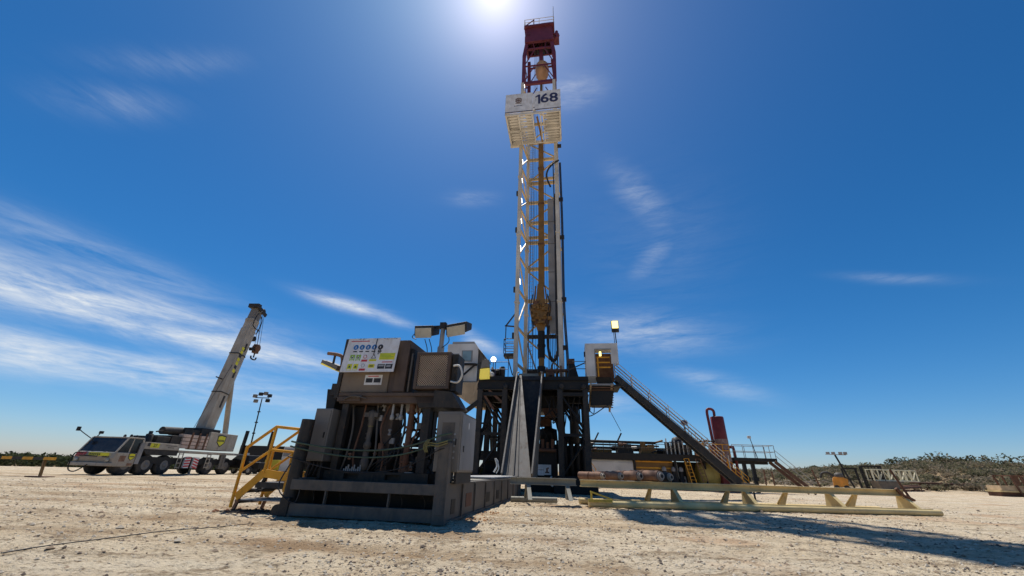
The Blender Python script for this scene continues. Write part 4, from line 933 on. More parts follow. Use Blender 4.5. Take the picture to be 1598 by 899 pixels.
def hoisting():
    t = thing('travelling_block', 'rounded brown hoisting block hanging high in the red mast top', 'hoist block', G, (.3, 1.0, 43.2))
    MB().lathe((.3, 1.0, 43.2), [(.12, 0), (.4, .3), (.72, 1.2), (.85, 2.2), (.75, 3.0), (.4, 3.5), (.1, 3.6)], 20).build('block_body', mat('block_paint', (.50, .27, .13), .5, amt=.4), t)
    MB().beam((.2, 1, 42.9), (.2, 1, 40.2), .3, .3).build('hook', OCH, t)
    m = MB()
    for x in (-.1, .1, .3, .5): m.wire((x, 1.1, 46.6), (x * .8, 1.3, 49.8), .03)
    m.build('wire_rope', DK, t)
    t = thing('torque_tube', 'ochre guide column hanging straight down the middle of the mast', 'guide rail', G, (.1, 1.0, 16.2))
    MB().bx(-.15, .40, .9, 1.2, 16.2, 33.6).build('guide_column', OCH, t)
    m = MB()
    for z in (20.5, 25.2, 29.8): m.bx(-.2, .45, .86, 1.24, z, z + .14)
    m.build('joint', RUSTD, t)
    t = thing('top_drive', 'grimy ochre drilling motor hanging above the drill floor in the mast', 'drilling motor', G, (.05, 1.0, 12.0))
    m = MB().prism([(-.35, .8, 14.3), (.45, .8, 14.3), (.32, .8, 16.3), (-.22, .8, 16.3)], (0, .5, 0)); m.build('bail', OCH, t)
    for x in (-.55, .62): MB().beam((x, 1, 14.3), (x * .7, 1, 16.2), .12, .14).build('link', OCH, t)
    m = MB().bx(-.72, .78, .55, 1.5, 12.9, 14.3); m.bx(-.82, -.2, .5, 1.2, 13.3, 14.0); m.bx(.3, .9, .5, 1.2, 13.6, 14.1); m.build('gearbox', OCH, t, .06)
    m = MB().tube((-.35, .9, 12.5), (-.35, .9, 14.6), .3, 14); m.tube((.42, .9, 12.4), (.42, .9, 14.4), .3, 14); m.build('motor', RUSTD, t)
    g = random.Random(6); m = MB()
    for k in range(26):
        x = g.uniform(-.75, .7); z = g.uniform(12.3, 14.2); m.bx(x, x + g.uniform(.08, .35), .38, .6, z, z + g.uniform(.06, .3))
    m.build('fitting', OCH, t)
    m = MB().prism([(-.5, .7, 12.9), (.6, .7, 12.9), (.3, .7, 11.9), (-.2, .7, 11.9)], (0, .6, 0)); m.build('pipe_handler', OCH, t)
    m = MB()
    for x, y in ((-.6, .6), (.65, .6), (-.7, 1.2), (.75, 1.0)): m.path([(x, y, 15.2), (x * 1.25, y - .1, 14.2), (x, y - .1, 12.9), (x * .9, y, 12.1)], .05, 6, 5)
    m.build('hose', BLK, t)
    for x in (-.62, .72): MB().tube((x, .9, 12.2), (x, .9, 10.9), .05, 8).build('link_arm', DK, t)
    t = thing('drill_pipe', 'dark upright drill pipe running from the drilling motor down to the floor', 'drill pipe', G, (.1, 1, FZ))
    MB().tube((.1, 1, FZ), (.1, 1, 12.0), .24, 14).build('pipe_body', OCH, t)
    m = MB().tube((.1, 1, 9.6), (.1, 1, 11.9), .30, 14); m.tube((.1, 1, 10.6), (.1, 1, 10.75), .36, 14); m.tube((.1, 1, 8.4), (.1, 1, 8.9), .34, 14); m.build('joint', DK2, t)
    t = thing('cable_tray', 'long pale grey channel hung upright along the right side of the mast', 'cable tray', G, (1.05, 1, 11.7))
    m = MB().bx(.76, 1.34, .92, 1.02, 11.7, 25.8); m.bx(.76, .82, 1.02, 1.3, 11.7, 25.8); m.bx(1.28, 1.34, 1.02, 1.3, 11.7, 25.8); m.build('channel', CABL, t)
    m = MB()
    for z in (14.6, 17.5, 20.5, 23.0): m.bx(.74, 1.36, .905, .918, z, z + .05)
    m.build('seam', GR, t)
    MB().bx(1.36, 1.52, .95, 1.3, 11.6, 26.4).build('edge_cable', BLK, t)
    m = MB()
    for k in range(3): m.path([(.62 + .08 * k, .9, 12.4), (.6 + .06 * k, .85, 10.6), (.85 + .04 * k, .8, 9.45 + .1 * k), (1.2, .8, 9.3 + .1 * k), (1.5 - .05 * k, .85, 9.9), (1.58 - .05 * k, .9, 11.5)], .055, 7, 6)
    for k in range(5): m.wire((.75 + .13 * k, 1.1, 11.7), (.72 + .14 * k, 1.2, 8.3), .03)
    solo('service_loop', m, BLK, 'black hoses sagging in a loop below the grey channel', 'hose', G, (1, .9, 9))
    t = thing('stabbing_basket', 'small dark railed basket hung on the left side of the mast', 'platform', G, (-2.5, 1, 10))
    MB().bx(-3.0, -2.1, .6, 1.5, 9.7, 9.95).build('basket_floor', DK, t)
    rail([(-3.0, .6, 9.95), (-2.1, .6, 9.95), (-2.1, 1.5, 9.95), (-3.0, 1.5, 9.95), (-3, .6, 9.95)], 1.25, (.33, .66), .03, .9).build('basket_rail', DK, t)
    m = MB().beam((-2.95, 1, 11.2), (-2.95, 1, 12.5), .07, .07); m.beam((-2.95, 1, 12.5), (-2.1, 1, 13.7), .1, .1); m.beam((-3.05, 1, 12.5), (-2.1, 1, 12.4), .1, .1); m.beam((-2.7, .9, 9.7), (-2.25, .9, 8.2), .08, .08); m.build('davit', DK, t)
hoisting()

def floor_kit():
    t = thing('floor_machinery', 'row of dark windowed winch panels standing behind the drill pipe on the floor', 'winch housing', G, (-.9, 3.4, FZ))
    m = MB().bx(-1.7, 2.2, 3.0, 3.2, 8.95, 9.15); m.bx(-1.7, 2.2, 3.0, 3.2, 8.05, 8.2); m.build('panel_rail', DK2, t)
    for k in range(6): MB().bx(-1.7 + k * .66, -1.58 + k * .66, 3.0, 3.2, FZ, 8.95).build('panel_post', DK2, t)
    m = MB().bx(-1.6, 0, 3.22, 3.9, 8.2, 8.9); m.build('winch_cover', DK, t, .02)
    MB().bx(-1.6, -.2, -.1, .1, 7.7, 8.1).build('front_sill', CRG, t)
    t = thing('rotary_tongs', 'rusty pipe tongs and frames standing right of the drill pipe', 'tongs', G, (1.2, 0, FZ))
    g = random.Random(9)
    for k in range(5): MB().bx(.55 + k * .36, .68 + k * .36, -.3, -.1, FZ, 8.4 + .3 * g.random()).build('frame_post', RUST if k % 2 else OCH, t)
    m = MB().bx(.5, 2.2, -.35, -.1, 8.2, 8.38); m.bx(.5, 1.9, -.35, -.1, 7.7, 7.82); m.bx(.7, 1.2, -.5, .2, 7.85, 8.15); m.build('tong_body', RUSTD, t)
    t = thing('red_bollard', 'dark red tapered stand beside the right rail of the drill floor', 'stand', G, (2.7, -1, FZ))
    MB().prism([(2.2, -1, FZ), (3.1, -1, FZ), (2.75, -1, 8.6), (2.3, -1, 8.7)], (0, .7, 0)).build('stand_body', DK2, t)
    MB().bx(2.2, 2.75, -1.05, -.4, 8.62, 9.0).build('stand_head', RUSTD, t)
    t = thing('mud_winch', 'small dark winch at the left edge of the drill floor', 'winch', G, (-2.9, -2.4, FZ))
    MB().lathe((-3.3, -2.4, FZ + .4), [(.2, 0), (.42, .02), (.42, .1), (.25, .12), (.25, .6), (.42, .62), (.42, .7), (.2, .72)], 16, 'x').build('drum', DK2, t)
    MB().bx(-3.4, -2.4, -2.7, -2.0, FZ, FZ + .12).bx(-2.56, -2.35, -2.6, -2.1, FZ + .12, FZ + .8).build('winch_frame', DK, t)
    m = MB().tube((-3.1, -2.8, FZ + .25), (-2.9, -2.8, FZ + .3), .12, 8); solo('white_sack', MB().lathe((-3.2, -2.85, FZ), [(.12, 0), (.2, .08), (.18, .25), (.06, .33)], 9), WHOSE, 'crumpled white sack lying in front of the small winch', 'sack', G, (-3.2, -2.85, FZ))
    t = thing('ball_lamp', 'round lit lamp on a thin post at the left of the drill floor', 'lamp', G, (-3.7, 0, FZ))
    MB().lathe((-3.7, 0, 9.05), [(.02, 0), (.17, .08), (.23, .23), (.17, .38), (.02, .46)], 14).build('globe', LAMPW, t)
    MB().tube((-3.7, 0, FZ), (-3.7, 0, 9.05), .03, 6).build('post', DK, t)
    t = thing('lined_floodlight', 'square floodlight with bright yellow lens at the left corner of the rig', 'floodlight', G, (-3.7, -3.1, 6.9))
    MB().prism([(-4.02, -3.1, 7.75), (-3.35, -3.1, 7.82), (-3.30, -3.1, 7.05), (-4.05, -3.1, 7.0)], (0, .35, 0)).build('lens_box', LENSY, t)
    MB().prism([(-4.0, -3.05, 7.83), (-3.38, -3.05, 7.9), (-3.45, -3.05, 8.45), (-3.9, -3.05, 8.4)], (0, .4, 0)).build('lamp_cap', CAB, t)
    MB().beam((-3.6, -2.68, 7.5), (-3.6, -2.0, 7.2), .08, .08).build('arm', DK, t)
    MB().path([(-4.0, -3.1, 7.05), (-4.2, -3.1, 6.6), (-4.35, -3.1, 5.9)], .035, 6, 4).build('cable', TAN, t)
    # white cabin at the left
    t = thing('driller_cabin', 'white cabin with one dark window, standing left of the drill floor', 'cabin', G, (-6, -.5, 7.3))
    MB().prism([(-7.3, -1, 7.3), (-4.75, -1, 7.3), (-4.75, -1, 9.9), (-5.0, -1, 10.3), (-7.3, -1, 10.3)], (0, 2.6, 0)).build('cabin_body', WH, t, .02)
    MB().bx(-6.1, -5.2, -1.03, -1.002, 8.85, 9.75).build('window_frame', CABL, t); w = t.children[-1]
    MB().bx(-6.0, -5.3, -1.05, -1.032, 8.92, 9.68).build('pane', BLUEGL, w)
    MB().bx(-6.95, -6.3, -1.03, -1.002, 7.4, 9.5).build('door', CABL, t)
    MB().prism([(-4.74, -1.1, 9.9), (-4.2, -1.1, 9.3), (-4.2, -1.1, 9.2), (-4.74, -1.1, 9.75)], (0, 2.6, 0)).build('canopy', GR, t)
    MB().prism([(-4.72, -.9, 7.4), (-4.25, -.9, 7.4), (-4.25, -.9, 9.2), (-4.72, -.9, 9.7)], (0, 2.2, 0)).build('side_bay', GR, t)
    MB().bx(-7.0, -5.2, -.8, -.2, 10.3, 10.55).build('roof_unit', CABL, t)
    m = MB().path([(-6.3, -1.3, 7.3), (-6.28, -1.3, 8.3), (-6.0, -1.3, 8.55), (-5.0, -1.3, 8.55), (-4.7, -1.3, 8.5)], .1, 8, 5); m.beam((-4.9, -1.3, 8.5), (-6.0, -1.3, 7.5), .12, .12); m.build('pipe_bend', DK2, t)
    t = thing('tan_tank', 'rounded tan tank hung below the left cabin, beside the black posts', 'tank', G, (-5.6, -.5, 5.3))
    MB().prism([(-7.4, -1.4, 7.2), (-4.3, -1.4, 7.2), (-4.3, -1.4, 5.5), (-5.0, -1.4, 5.5), (-5.8, -1.4, 6.0), (-7.4, -1.4, 7.0)], (0, 2.8, 0)).build('tank_body', TAN, t, .08)
    m = MB().beam((-6.2, -1.6, 4.3), (-4.2, -1.6, 5.8), .2, .3); m.beam((-6.6, -1.2, 2.2), (-6.6, -1.2, 6.6), .18, .18); m.build('strut', DK, t)
    # right cabin with stair
    t = thing('stair_cabin', 'white shelter box with open doorway at the top of the long staircase', 'cabin', G, (4.6, -2, 7.2))
    x0, x1, y0, z0, z1 = 3.5, 5.75, -3.0, 7.22, 9.5
    m = MB().bx(x0, 4.18, y0, y0 + .08, z0, z1); m.bx(4.18, 5.25, y0, y0 + .08, 9.12, z1); m.bx(5.25, x1, y0, y0 + .08, 8.1, z1)
    m.bx(x0, x0 + .08, y0 + .08, y0 + 2.3, z0, z1); m.bx(x0, x1, y0, y0 + 2.3, z1, z1 + .07); m.bx(x0 + .08, 4.3, y0 + 2.2, y0 + 2.3, z0, z1); m.bx(5.6, x1, y0 + .08, y0 + .5, 8.1, z1)
    m.build('shelter_wall', WH, t, .01)
    m = MB().bx(4.12, 4.18, y0 - .03, y0 - .002, z0, 9.16); m.bx(4.18, 5.3, y0 - .03, y0 - .002, 9.1, 9.17); m.build('door_frame', CABL, t)
    MB().bx(4.3, 5.6, y0 + 2.1, y0 + 2.25, 7.3, 9.4).build('back_panel', RUSTD, t)
    m = MB()
    for z in (7.9, 8.25, 8.62): m.bx(4.25, 5.2, y0 + .4, y0 + .46, z, z + .09)
    m.bx(4.3, 4.4, y0 + .38, y0 + .48, 7.3, 8.7); m.build('inner_rail', YE, t)
    MB().bx(4.48, 4.62, y0 + .3, y0 + .42, 8.75, 9.05).build('inner_lamp', LAMPY, t)
    m = MB()
    for k in range(6): m.bx(4.2, 5.3, y0 + .02 + k * .26, y0 + .3 + k * .26, 6.75 + k * .14 - .04, 6.75 + k * .14)
    m.build('inner_step', DK, t)
    MB().bx(x0 - .1, x0 - .01, y0 + .1, y0 + .4, 8.7, 9.0).build('lamp_box', DK, t)
    m = MB().bx(3.62, 5.75, y0 + .05, y0 + 2.3, 6.55, 6.68); m.build('landing', DK2, t)
    m = MB()
    for k in range(9): m.bx(3.8, 5.3, y0 + .0 + k * .22, y0 + .16 + k * .22, 6.45 - k * .13, 6.5 - k * .13)
    m.build('under_step', RUSTD, t)
    for x in (3.75, 5.15): MB().beam((x, y0 - .02, 6.7), (x - .1, y0 + 2.0, 5.2), .12, .16).build('under_stringer', TAN, t)
    m = MB().prism([(3.8, y0 + .3, 6.5), (5.3, y0 + .3, 6.5), (5.1, y0 + .3, 5.35), (3.7, y0 + .3, 5.35)], (0, .9, 0)); m.build('under_box', DK2, t)
    m = MB().bx(3.72, 5.3, y0 - .05, y0 + .04, 6.6, 6.72); m.build('front_edge', CABL, t)
    t = thing('post_floodlight', 'bright yellow lit floodlight on a short post above the white shelter box', 'floodlight', G, (5.7, -2.9, 9.57))
    MB().tube((5.72, -2.9, 9.5), (5.68, -2.9, 10.5), .035, 6).tube((5.6, -2.9, 9.5), (5.58, -2.9, 10.5), .02, 6).build('post', DK, t)
    h = MB().bx(5.47, 5.98, -2.9, -2.7, 10.45, 11.3).build('lamp_housing', DK, t, .02)
    MB().bx(5.51, 5.94, -2.93, -2.902, 10.72, 11.26).build('lens', LAMPY, h)
    # long staircase
    t = thing('long_staircase', 'long dark steel staircase with pale rails from the shelter down to the ground', 'stairs', G, (9, -2, 0))
    a, b = Vector((5.45, -2.95, 7.2)), Vector((12.3, -2.4, .92)); w = Vector((.09, 1.05, 0)); d = (b - a)
    for o in (Vector(), w):
        MB().beam(a + o, b + o, .08, .42).build('stringer', DK, t)
    n = 30
    for k in range(1, n):
        p = a + d * (k / n); MB().bx(p.x - .13, p.x + .13, p.y + .06, p.y + 1.0, p.z + .02, p.z + .055).build('tread', DK, t)
    for o, mm in ((Vector(), WHM), (w, YE)):
        m = MB()
        for h in (.42, .66, .9, 1.14): m.tube(a + o + Vector((0, 0, h)), b + o + Vector((-.6, 0, h + .5)), .022, 6)
        for k in range(7):
            p = a + o + d * (k / 6.4); m.tube(p, p + Vector((0, 0, 1.14)), .026, 6)
        m.build('handrail', mm if o.y == 0 else RUST, t)
    m = MB().bx(12.1, 13.2, -2.5, -1.2, .84, .92)
    m.bx(12.9, 12.98, -2.4, -2.32, 0, .84); m.bx(12.9, 12.98, -1.4, -1.32, 0, .84); m.build('foot_landing', DK, t)
    # under the floor
    t = thing('blowout_preventer', 'dark stacked well valve tower standing under the drill floor', 'valve stack', G, (.2, 1, 0))
    MB().lathe((.6, 1, 0), [(.7, 0), (.7, .8), (.5, .9), (.5, 1.7), (.85, 1.75), (.85, 2.7), (.5, 2.8), (.5, 3.3), (.7, 3.35), (.65, 4.1), (.3, 4.2), (.25, 5.0)], 20).build('valve_body', DK2, t)
    for z in (1.95, 2.6): MB().bx(-1.0, 2.0, .7, 1.3, z, z + .45).build('ram_arm', RUSTD, t, .04)
    m = MB().bx(-.2, .8, .6, 1.4, 4.3, 5.0); m.build('bell_nipple', RUSTD, t)
    t2 = thing('drawworks', 'dark bulky machinery slung just beneath the drill floor above the valve tower', 'machinery', G, (.5, 1, 5.2))
    MB().bx(-1.4, 1.3, -1.4, 2.6, 5.3, 6.25).build('drum_case', DK2, t2, .05); MB().prism([(.3, -1.6, 5.3), (1.4, -1.6, 5.3), (1.2, -1.6, 4.75), (.5, -1.6, 4.75)], (0, 1.2, 0)).build('motor', RUSTD, t2, .04)
    g = random.Random(17)
    for k in range(8): x = g.uniform(-1.2, 3.2); MB().path([(x, -2.2, 6.0), (x + g.uniform(-.3, .3), -2.3, 5.0), (x + g.uniform(-.6, .6), -2.2, 4.2), (x + g.uniform(-.4, .8), -2, 5.2)], .045, 6, 5).build('hose', BLK, t2)
    t2 = thing('accumulator_unit', 'tall dark bottle rack filling the right bay of the rig base', 'machinery', G, (2.5, 0, .6))
    MB().bx(1.7, 3.3, -.6, 2.0, .63, 2.9).build('unit_frame', DK2, t2, .04)
    for k in range(4): MB().lathe((1.85 + k * .42, -.9, .97), [(.1, 0), (.17, .1), (.17, 2.2), (.08, 2.45)], 12).build('bottle', DK2, t2)
    MB().lathe((2.55, -1.2, 3.0), [(.2, 0), (.32, .1), (.32, 2.2), (.2, 2.5)], 14).build('riser', DK2, t2)
    t2 = thing('power_rack', 'dark equipment rack standing in the left bay of the rig base behind the slide', 'machinery', G, (-3, 0, .6))
    MB().bx(-3.9, -2.1, -.4, 1.6, .63, 2.4).build('unit_frame', DK2, t2, .04); MB().bx(-3.0, -2.2, -.6, .8, 2.4, 4.4).build('control_box', DK2, t2, .04)
    for k in range(3): MB().tube((-2.5 + .14 * k, -1.0, .97), (-2.5 + .14 * k, -1.0, 6.2), .06, 8).build('riser', DK2, t2)
    m = MB().path([(.6, .8, 5.0), (1.4, .4, 4.6), (1.6, .4, 3.8), (2.2, .6, 3.6)], .16, 10, 6); m.build('flow_line', DK2, t)
    for k in range(7): MB().bx(-1.2 + k * .4, -1.05 + k * .4, .2, .35, 2.3, 3.3 + .25 * (k % 3)).build('valve_stem', DK2, t)
    t = thing('choke_manifold', 'low dark red pump machinery standing under the right of the drill floor', 'machinery', G, (.4, -1.5, 0))
    MB().bx(-.8, 1.3, -2.0, .2, .0, 2.6).build('pump_block', DK2, t, .05)
    m = MB()
    for k in range(6): m.tube((-.6 + k * .33, -2.05, 2.55), (-.6 + k * .33, -2.05, 3.0 + .2 * (k % 2)), .11, 10)
    m.build('cylinder_cap', RUSTD, t)
    MB().tube((-.9, -2.2, 2.5), (1.3, -2.2, 2.5), .12, 10).build('manifold_pipe', RUSTD, t)
    MB().lathe((-.2, -2.05, .9), [(.1, 0), (.16, -.1), (.16, -.14), (.02, -.16)], 12, 'y').build('gauge', GAL, t)
    m = MB(); m.m = 0; m.bx(.05, .95, -2.32, -2.28, 1.02, 1.62); m.bx(.1, .5, -2.32, -2.28, .98, 1.02); m.m = 1; m.bx(.62, .74, -2.335, -2.32, 1.2, 1.42); m.bx(.55, .82, -2.335, -2.32, 1.12, 1.2); m.bx(.7, .8, -2.335, -2.32, 1.36, 1.46); m.bx(.12, .48, -2.335, -2.32, 1.29, 1.32)
    solo('notice_board', m, [SIGNW, RUST], 'white notice board with a rust red mark at the base of the dark machinery', 'sign', G, (.5, -2.3, 1))
    m = MB().path([(1.0, -2.9, .95), (.9, -3.1, .6), (1.1, -3.2, .4)], .06, 6, 5).path([(1.2, -2.9, .9), (1.05, -3.1, .6)], .05, 6, 4)
    solo('white_rags', m, WHOSE, 'knotted white cloth lying before the black rig base, right of the slide', 'cloth', G, (1, -3, .4))
    t = thing('yellow_block', 'grubby yellow steel block behind the grey cabinet, under the rig', 'counterweight', G, (-4.6, -2, 0))
    MB().bx(-5.3, -3.9, -2.2, -.8, .35, 1.35).build('block_body', mat('dirty_yellow', (.30, .22, .04), .6, amt=.5), t, .04)
    for x in (-4.6, -4.3): MB().bx(x, x + .18, -2.22, -2.2, .95, 1.1).build('lifting_hole', DK2, t)
    m = MB().bx(-5.6, -3.5, -2.4, -.4, .0, .33); m.build('block_foot', DK2, t)
    MB().bx(-5.5, -2.6, -1.5, -1.0, 1.8, 2.4).build('dark_beam', DK2, t)
    m = MB().beam((-4.4, -2.5, 2.6), (-3.1, -2.5, 4.6), .2, .2); m.beam((-4.6, -2.6, 4.1), (-3.4, -2.6, 4.1), .14, .1); m.beam((-4.6, -2.5, 4.1), (-4.1, -2.5, 3.0), .14, .14); m.build('link_arm', DK2, t)
floor_kit()
# ================================================================== pipe racks and collars
K = Frame(3.15, 17.02, 4.5)
def rack(name, label, x0, x1, mm, front, gus, back_gus, zt=.95):
    t = thing(name, label, 'pipe rack', K, ((x0 + x1) / 2, .7, 0))
    MB().ibeam((x0, .75, zt - .13), (x1 - .55, .75, zt - .13), .3, .26, .03).build('top_beam', mm, t)
    if front: MB().tube((x0 + .1, 0, .13), (x1, 0, .13), .12, 12).bx(x0 + .1, x1 - .3, -.02, .02, .245, .27).build('front_runner', mm, t)
    MB().tube((x0 + .1, 1.5, .13), (x1 - 1.2, 1.5, .13), .11, 10).build('rear_runner', mm, t)
    for x in gus:
        m = MB().prism([(x, .06, .2), (x, .60, zt - .26), (x, .92, zt - .26), (x, 1.0, .2)], (.02, 0, 0)); m.prism([(x - .07, .02, .20), (x + .09, .02, .2), (x + .09, .58, zt - .265), (x - .07, .58, zt - .265)], (0, -.025, .012)); m.build('gusset', mm, t)
    for x in back_gus:
        m = MB().prism([(x, 1.46, .2), (x, .93, zt - .26), (x, .72, zt - .26), (x, 1.05, .2)], (.02, 0, 0)); m.prism([(x - .05, 1.49, .2), (x + .06, 1.49, .2), (x + .06, .93, zt - .27), (x - .05, .93, zt - .27)], (0, .025, .012)); m.build('gusset', mm, t)
    return t
r1 = rack('pipe_rack', 'long low cream pipe rack with sloping gussets on the gravel at the right', .0, 15.0, CR, True, (3.9, 7.05, 10.85, 14.2), (3.0, 6.4, 9.0, 12.2))
m = MB().beam((.25, .1, .2), (.25, .1, .55), .06, .06); m.beam((.2, .05, .55), (1.1, .08, .28), .04, .06); m.bx(.05, 1.0, -.18, -.1, .2, .30); m.build('yellow_bracket', mat('dull_bracket_yellow', (.55, .42, .06), .5, amt=.5), r1)
r2 = rack('pipe_rack', 'grey pipe rack section between the skid and the cream rack', -2.9, .35, CRG, False, (-2.2, -.6), (-2.2,), .97)  # section in a greyer tone than the cream rack
m = MB().beam((14.0, .6, 1.0), (14.35, .5, .45), .14, .1); m.tube((14.2, .75, 1.75), (14.42, .5, .62), .045, 8); m.beam((14.2, .5, .72), (14.5, .45, .55), .16, .08)
solo('rusty_bar', m, RUSTD, 'rusty bent bar leaning on the right end of the cream rack', 'bar', K, (14.2, .6, .4))
for i, (x0, y0, x1, y1, r, lb) in enumerate(((.3, 2.0, 1.0, 1.0, .15, 'thinnest rusty drill collar at the left end of the row on the rack'), (1.1, 2.1, 1.75, .9, .17, 'mottled grey drill collar, second from the left in the row on the rack'), (1.9, 2.2, 2.55, .8, .19, 'reddish grey drill collar in the middle of the row on the rack'), (2.75, 2.2, 3.35, .55, .215, 'orange rusty drill collar whose big ringed end faces the front of the rack'), (3.4, 2.2, 3.95, .95, .19, 'dark drill collar at the right end of the row on the rack'))):
    z = .96 + r
    t = thing('drill_collar', lb, 'drill collar', K, (x0, y0, z - r), 'rusty drill collars lying on the rack')
    mm = RUST if i != 4 else DK
    p, q = Vector((x0, y0, z)), Vector((x1, y1, z)); d = (q - p).normalized()
    MB().tube(p, q, r, 18).build('collar_body', mm, t)
    m = MB()
    m.tube(q, q + d * .05, r * .82, 18); m.tube(q + d * .05, q + d * .12, r * .62, 18); e = m.build('collar_end', mat('collar_end_steel', (.36, .30, .25), .6, amt=.5) if i == 0 else bpy.data.materials['collar_end_steel'], t)
    MB().tube(q + d * .12, q + d * .125, r * .34, 14).build('bore', DK2, e)
    m = MB().tube(p.lerp(q, .45), p.lerp(q, .5), r * 1.08, 18); m.build('ring', RUSTD, t)

# ================================================================== mud tanks and everything behind at the right
def mudtanks():
    Y = 42.0
    T = Frame(0, Y, -4)
    t = thing('mud_tank_walkway', 'long black railed deck over the mud tanks, right of the rig', 'walkway', T, (14, 0, 0))
    MB().bx(5.5, 20.8, 0, 3.2, 2.72, 3.05).build('deck', DK2, t)
    rail([(6.0, .05, 3.05), (20.6, .05, 3.05)], 1.15, (.5,), .03, 1.25).build('guard_rail', DK, t)
    rail([(6.0, 3.1, 3.05), (20.6, 3.1, 3.05)], 1.15, (.5,), .03, 1.6).build('guard_rail', DK, t)
    MB().bx(5.5, 20.8, -.04, -.002, 2.5, 3.12).build('deck_fascia', DK2, t)
    for x0, x1, z0, z1, mm in ((7.2, 10.8, 3.06, 3.5, OCH), (10.9, 14.8, 3.4, 3.85, DK2), (8.0, 12.2, 3.55, 3.75, TAN), (14.9, 18.6, 3.06, 3.6, DK2)): MB().bx(x0, x1, 1.9, 2.7, z0, z1).build('shaker_bed', mm, t, .03)
    gq = random.Random(44)
    for k in range(16):
        x = gq.uniform(7, 20); z = gq.uniform(3.1, 4.2); MB().tube((x, gq.uniform(.6, 2.6), z), (x + gq.uniform(.3, 1.6), gq.uniform(.6, 2.6), z + gq.uniform(-.1, .25)), gq.uniform(.05, .13), 8).build('pipe', gq.choice((DK2, DK, WHM, RUST, OCH)), t)
    for k in range(14):
        x = gq.uniform(16.5, 20.6); MB().bx(x, x + gq.uniform(.15, .5), .5, 1.2, 3.06, 3.3 + gq.random()).build('valve_box', gq.choice((DK2, DK, WHM, RUST)), t, .02)
    for k in range(12):
        x = gq.uniform(14.5, 19.5); MB().tube((x, .9, .1), (x + gq.uniform(-.2, .2), .9, 2.6), gq.uniform(.04, .1), 8).build('riser', gq.choice((DK2, DK, WHM, OCH)), t)
    MB().bx(16.4, 20.6, 1.6, 2.9, .1, 2.5).build('lower_tank', DK2, t, .03); MB().bx(16.5, 17.6, .9, 1.5, .2, 1.2).build('lower_box', CABL, t, .03)
    m = MB()
    for z, r in ((4.25, .13), (3.95, .08), (3.65, .06)): m.tube((6.0, 1.4, z), (19.5 - z, 1.6, z - .05), r, 8)
    m.build('overhead_pipe', DK2, t)
    for x in (12.52, 16.42, 19.2): MB().bx(x, x + .18, .1, .3, 0, 2.72).build('post', DK2, t)
    g = random.Random(12)
    for x in (11.3, 13.6, 16.0): 
        m = MB().bx(x, x + 1.5, 1.0, 2.2, 3.06, 3.5 + .3 * g.random()); m.tube((x + .3, 1.3, 3.5), (x + .3, 1.3, 4.3), .25, 10); m.bx(x + .7, x + 1.3, .9, 1.8, 3.5, 4.0); m.build('shaker', g.choice((DK2, OCH, DK)), t)
    for x, l in ((8.9, .5), (11.2, .4)): MB().beam((x, .6, 4.2), (x + .45, .6, 5.0), .1, .14).build('rocker_arm', DK, t)
    m = MB().lathe((17.3, 1.3, 4.0), [(.5, 0), (.55, .3), (.4, .7), (.1, .85)], 14); m.bx(16.6, 18.4, 1, 1.8, 3.06, 4.0); m.build('degasser', DK, t)
    m = MB()
    for k in range(6): m.tube((16.0 + .4 * k, .5, 3.06), (16.0 + .4 * k, .5, 4.1 + .5 * g.random()), .06, 8)
    m.build('valve_stem', WHM, t)
    t = thing('white_tank', 'white rectangular tank with rounded top, right of the black rig base', 'tank', T, (10, .6, 0))
    MB().prism([(6.3, .2, .25), (6.3, .2, 2.2), (6.3, .3, 2.45), (6.3, .6, 2.62), (6.3, 2.6, 2.62), (6.3, 2.9, 2.3), (6.3, 2.9, .25)], (6.15, 0, 0)).build('tank_body', WH, t)
    m = MB()
    for k, (x, w) in enumerate(((9.1, .35), (9.55, .6), (10.3, .25), (10.65, .5))): m.bx(x, x + w, .18, .198, 1.18, 1.30)
    m.build('lettering_mark', RUST, t)
    MB().bx(6.3, 12.4, .4, 2.7, 0, .25).build('skid_runner', DK2, t)
    t = thing('ochre_tank', 'dark ochre ribbed tank beside the white tank under the deck', 'tank', T, (14.2, .8, 0))
    MB().bx(12.6, 16.4, .7, 2.9, .2, 2.6).build('tank_body', OCH, t)
    m = MB()
    for z in (.6, 1.2, 1.8, 2.35): m.bx(12.6, 16.4, .6, .69, z, z + .12)
    m.build('rib', YE, t)
    for i, x in enumerate((15.4, 16.3, 17.0)):
        t = thing('mud_pump', ('black upright pump with a pale cap under the deck, nearest the ochre tank', 'black upright pump under the deck between its two neighbours', 'black upright pump under the deck beside the yellow ladder')[i], 'pump', T, (x, .2, 0))
        MB().lathe((x, .3, .1), [(.3, 0), (.3, .8), (.2, .9), (.2, 1.5)], 12).build('pump_body', DK2, t)
        MB().lathe((x, .3, 1.6), [(.22, 0), (.22, .25), (.1, .4)], 12).build('pump_cap', CABL, t)
    t = thing('yellow_tank', 'dull yellow round-ended tank under the long staircase', 'tank', T, (20.3, .6, 0))
    MB().lathe((18.8, 1.2, 1.35), [(.6, 0), (1.0, .1), (1.22, .4), (1.22, 2.6), (1.0, 2.9), (.6, 3.0)], 24, 'x').build('tank_body', mat('dull_yellow_tank', (.50, .38, .10), .5), t)
    MB().bx(19, 21.6, .6, 1.8, 0, .3).build('skid_runner', DK2, t)
    t = thing('tank_ladder', 'pair of yellow ladders leaning between the pumps and the yellow tank', 'ladder', T, (18, -.2, 0))
    for x in (17.3, 18.4):
        m = MB(); truss(m, (x + .5, -.3, .0), (x, -.1, 2.75), .45, 9, .03, (1, 0, 0), False); m.build('ladder_frame', YE if x < 18 else RUST, t)
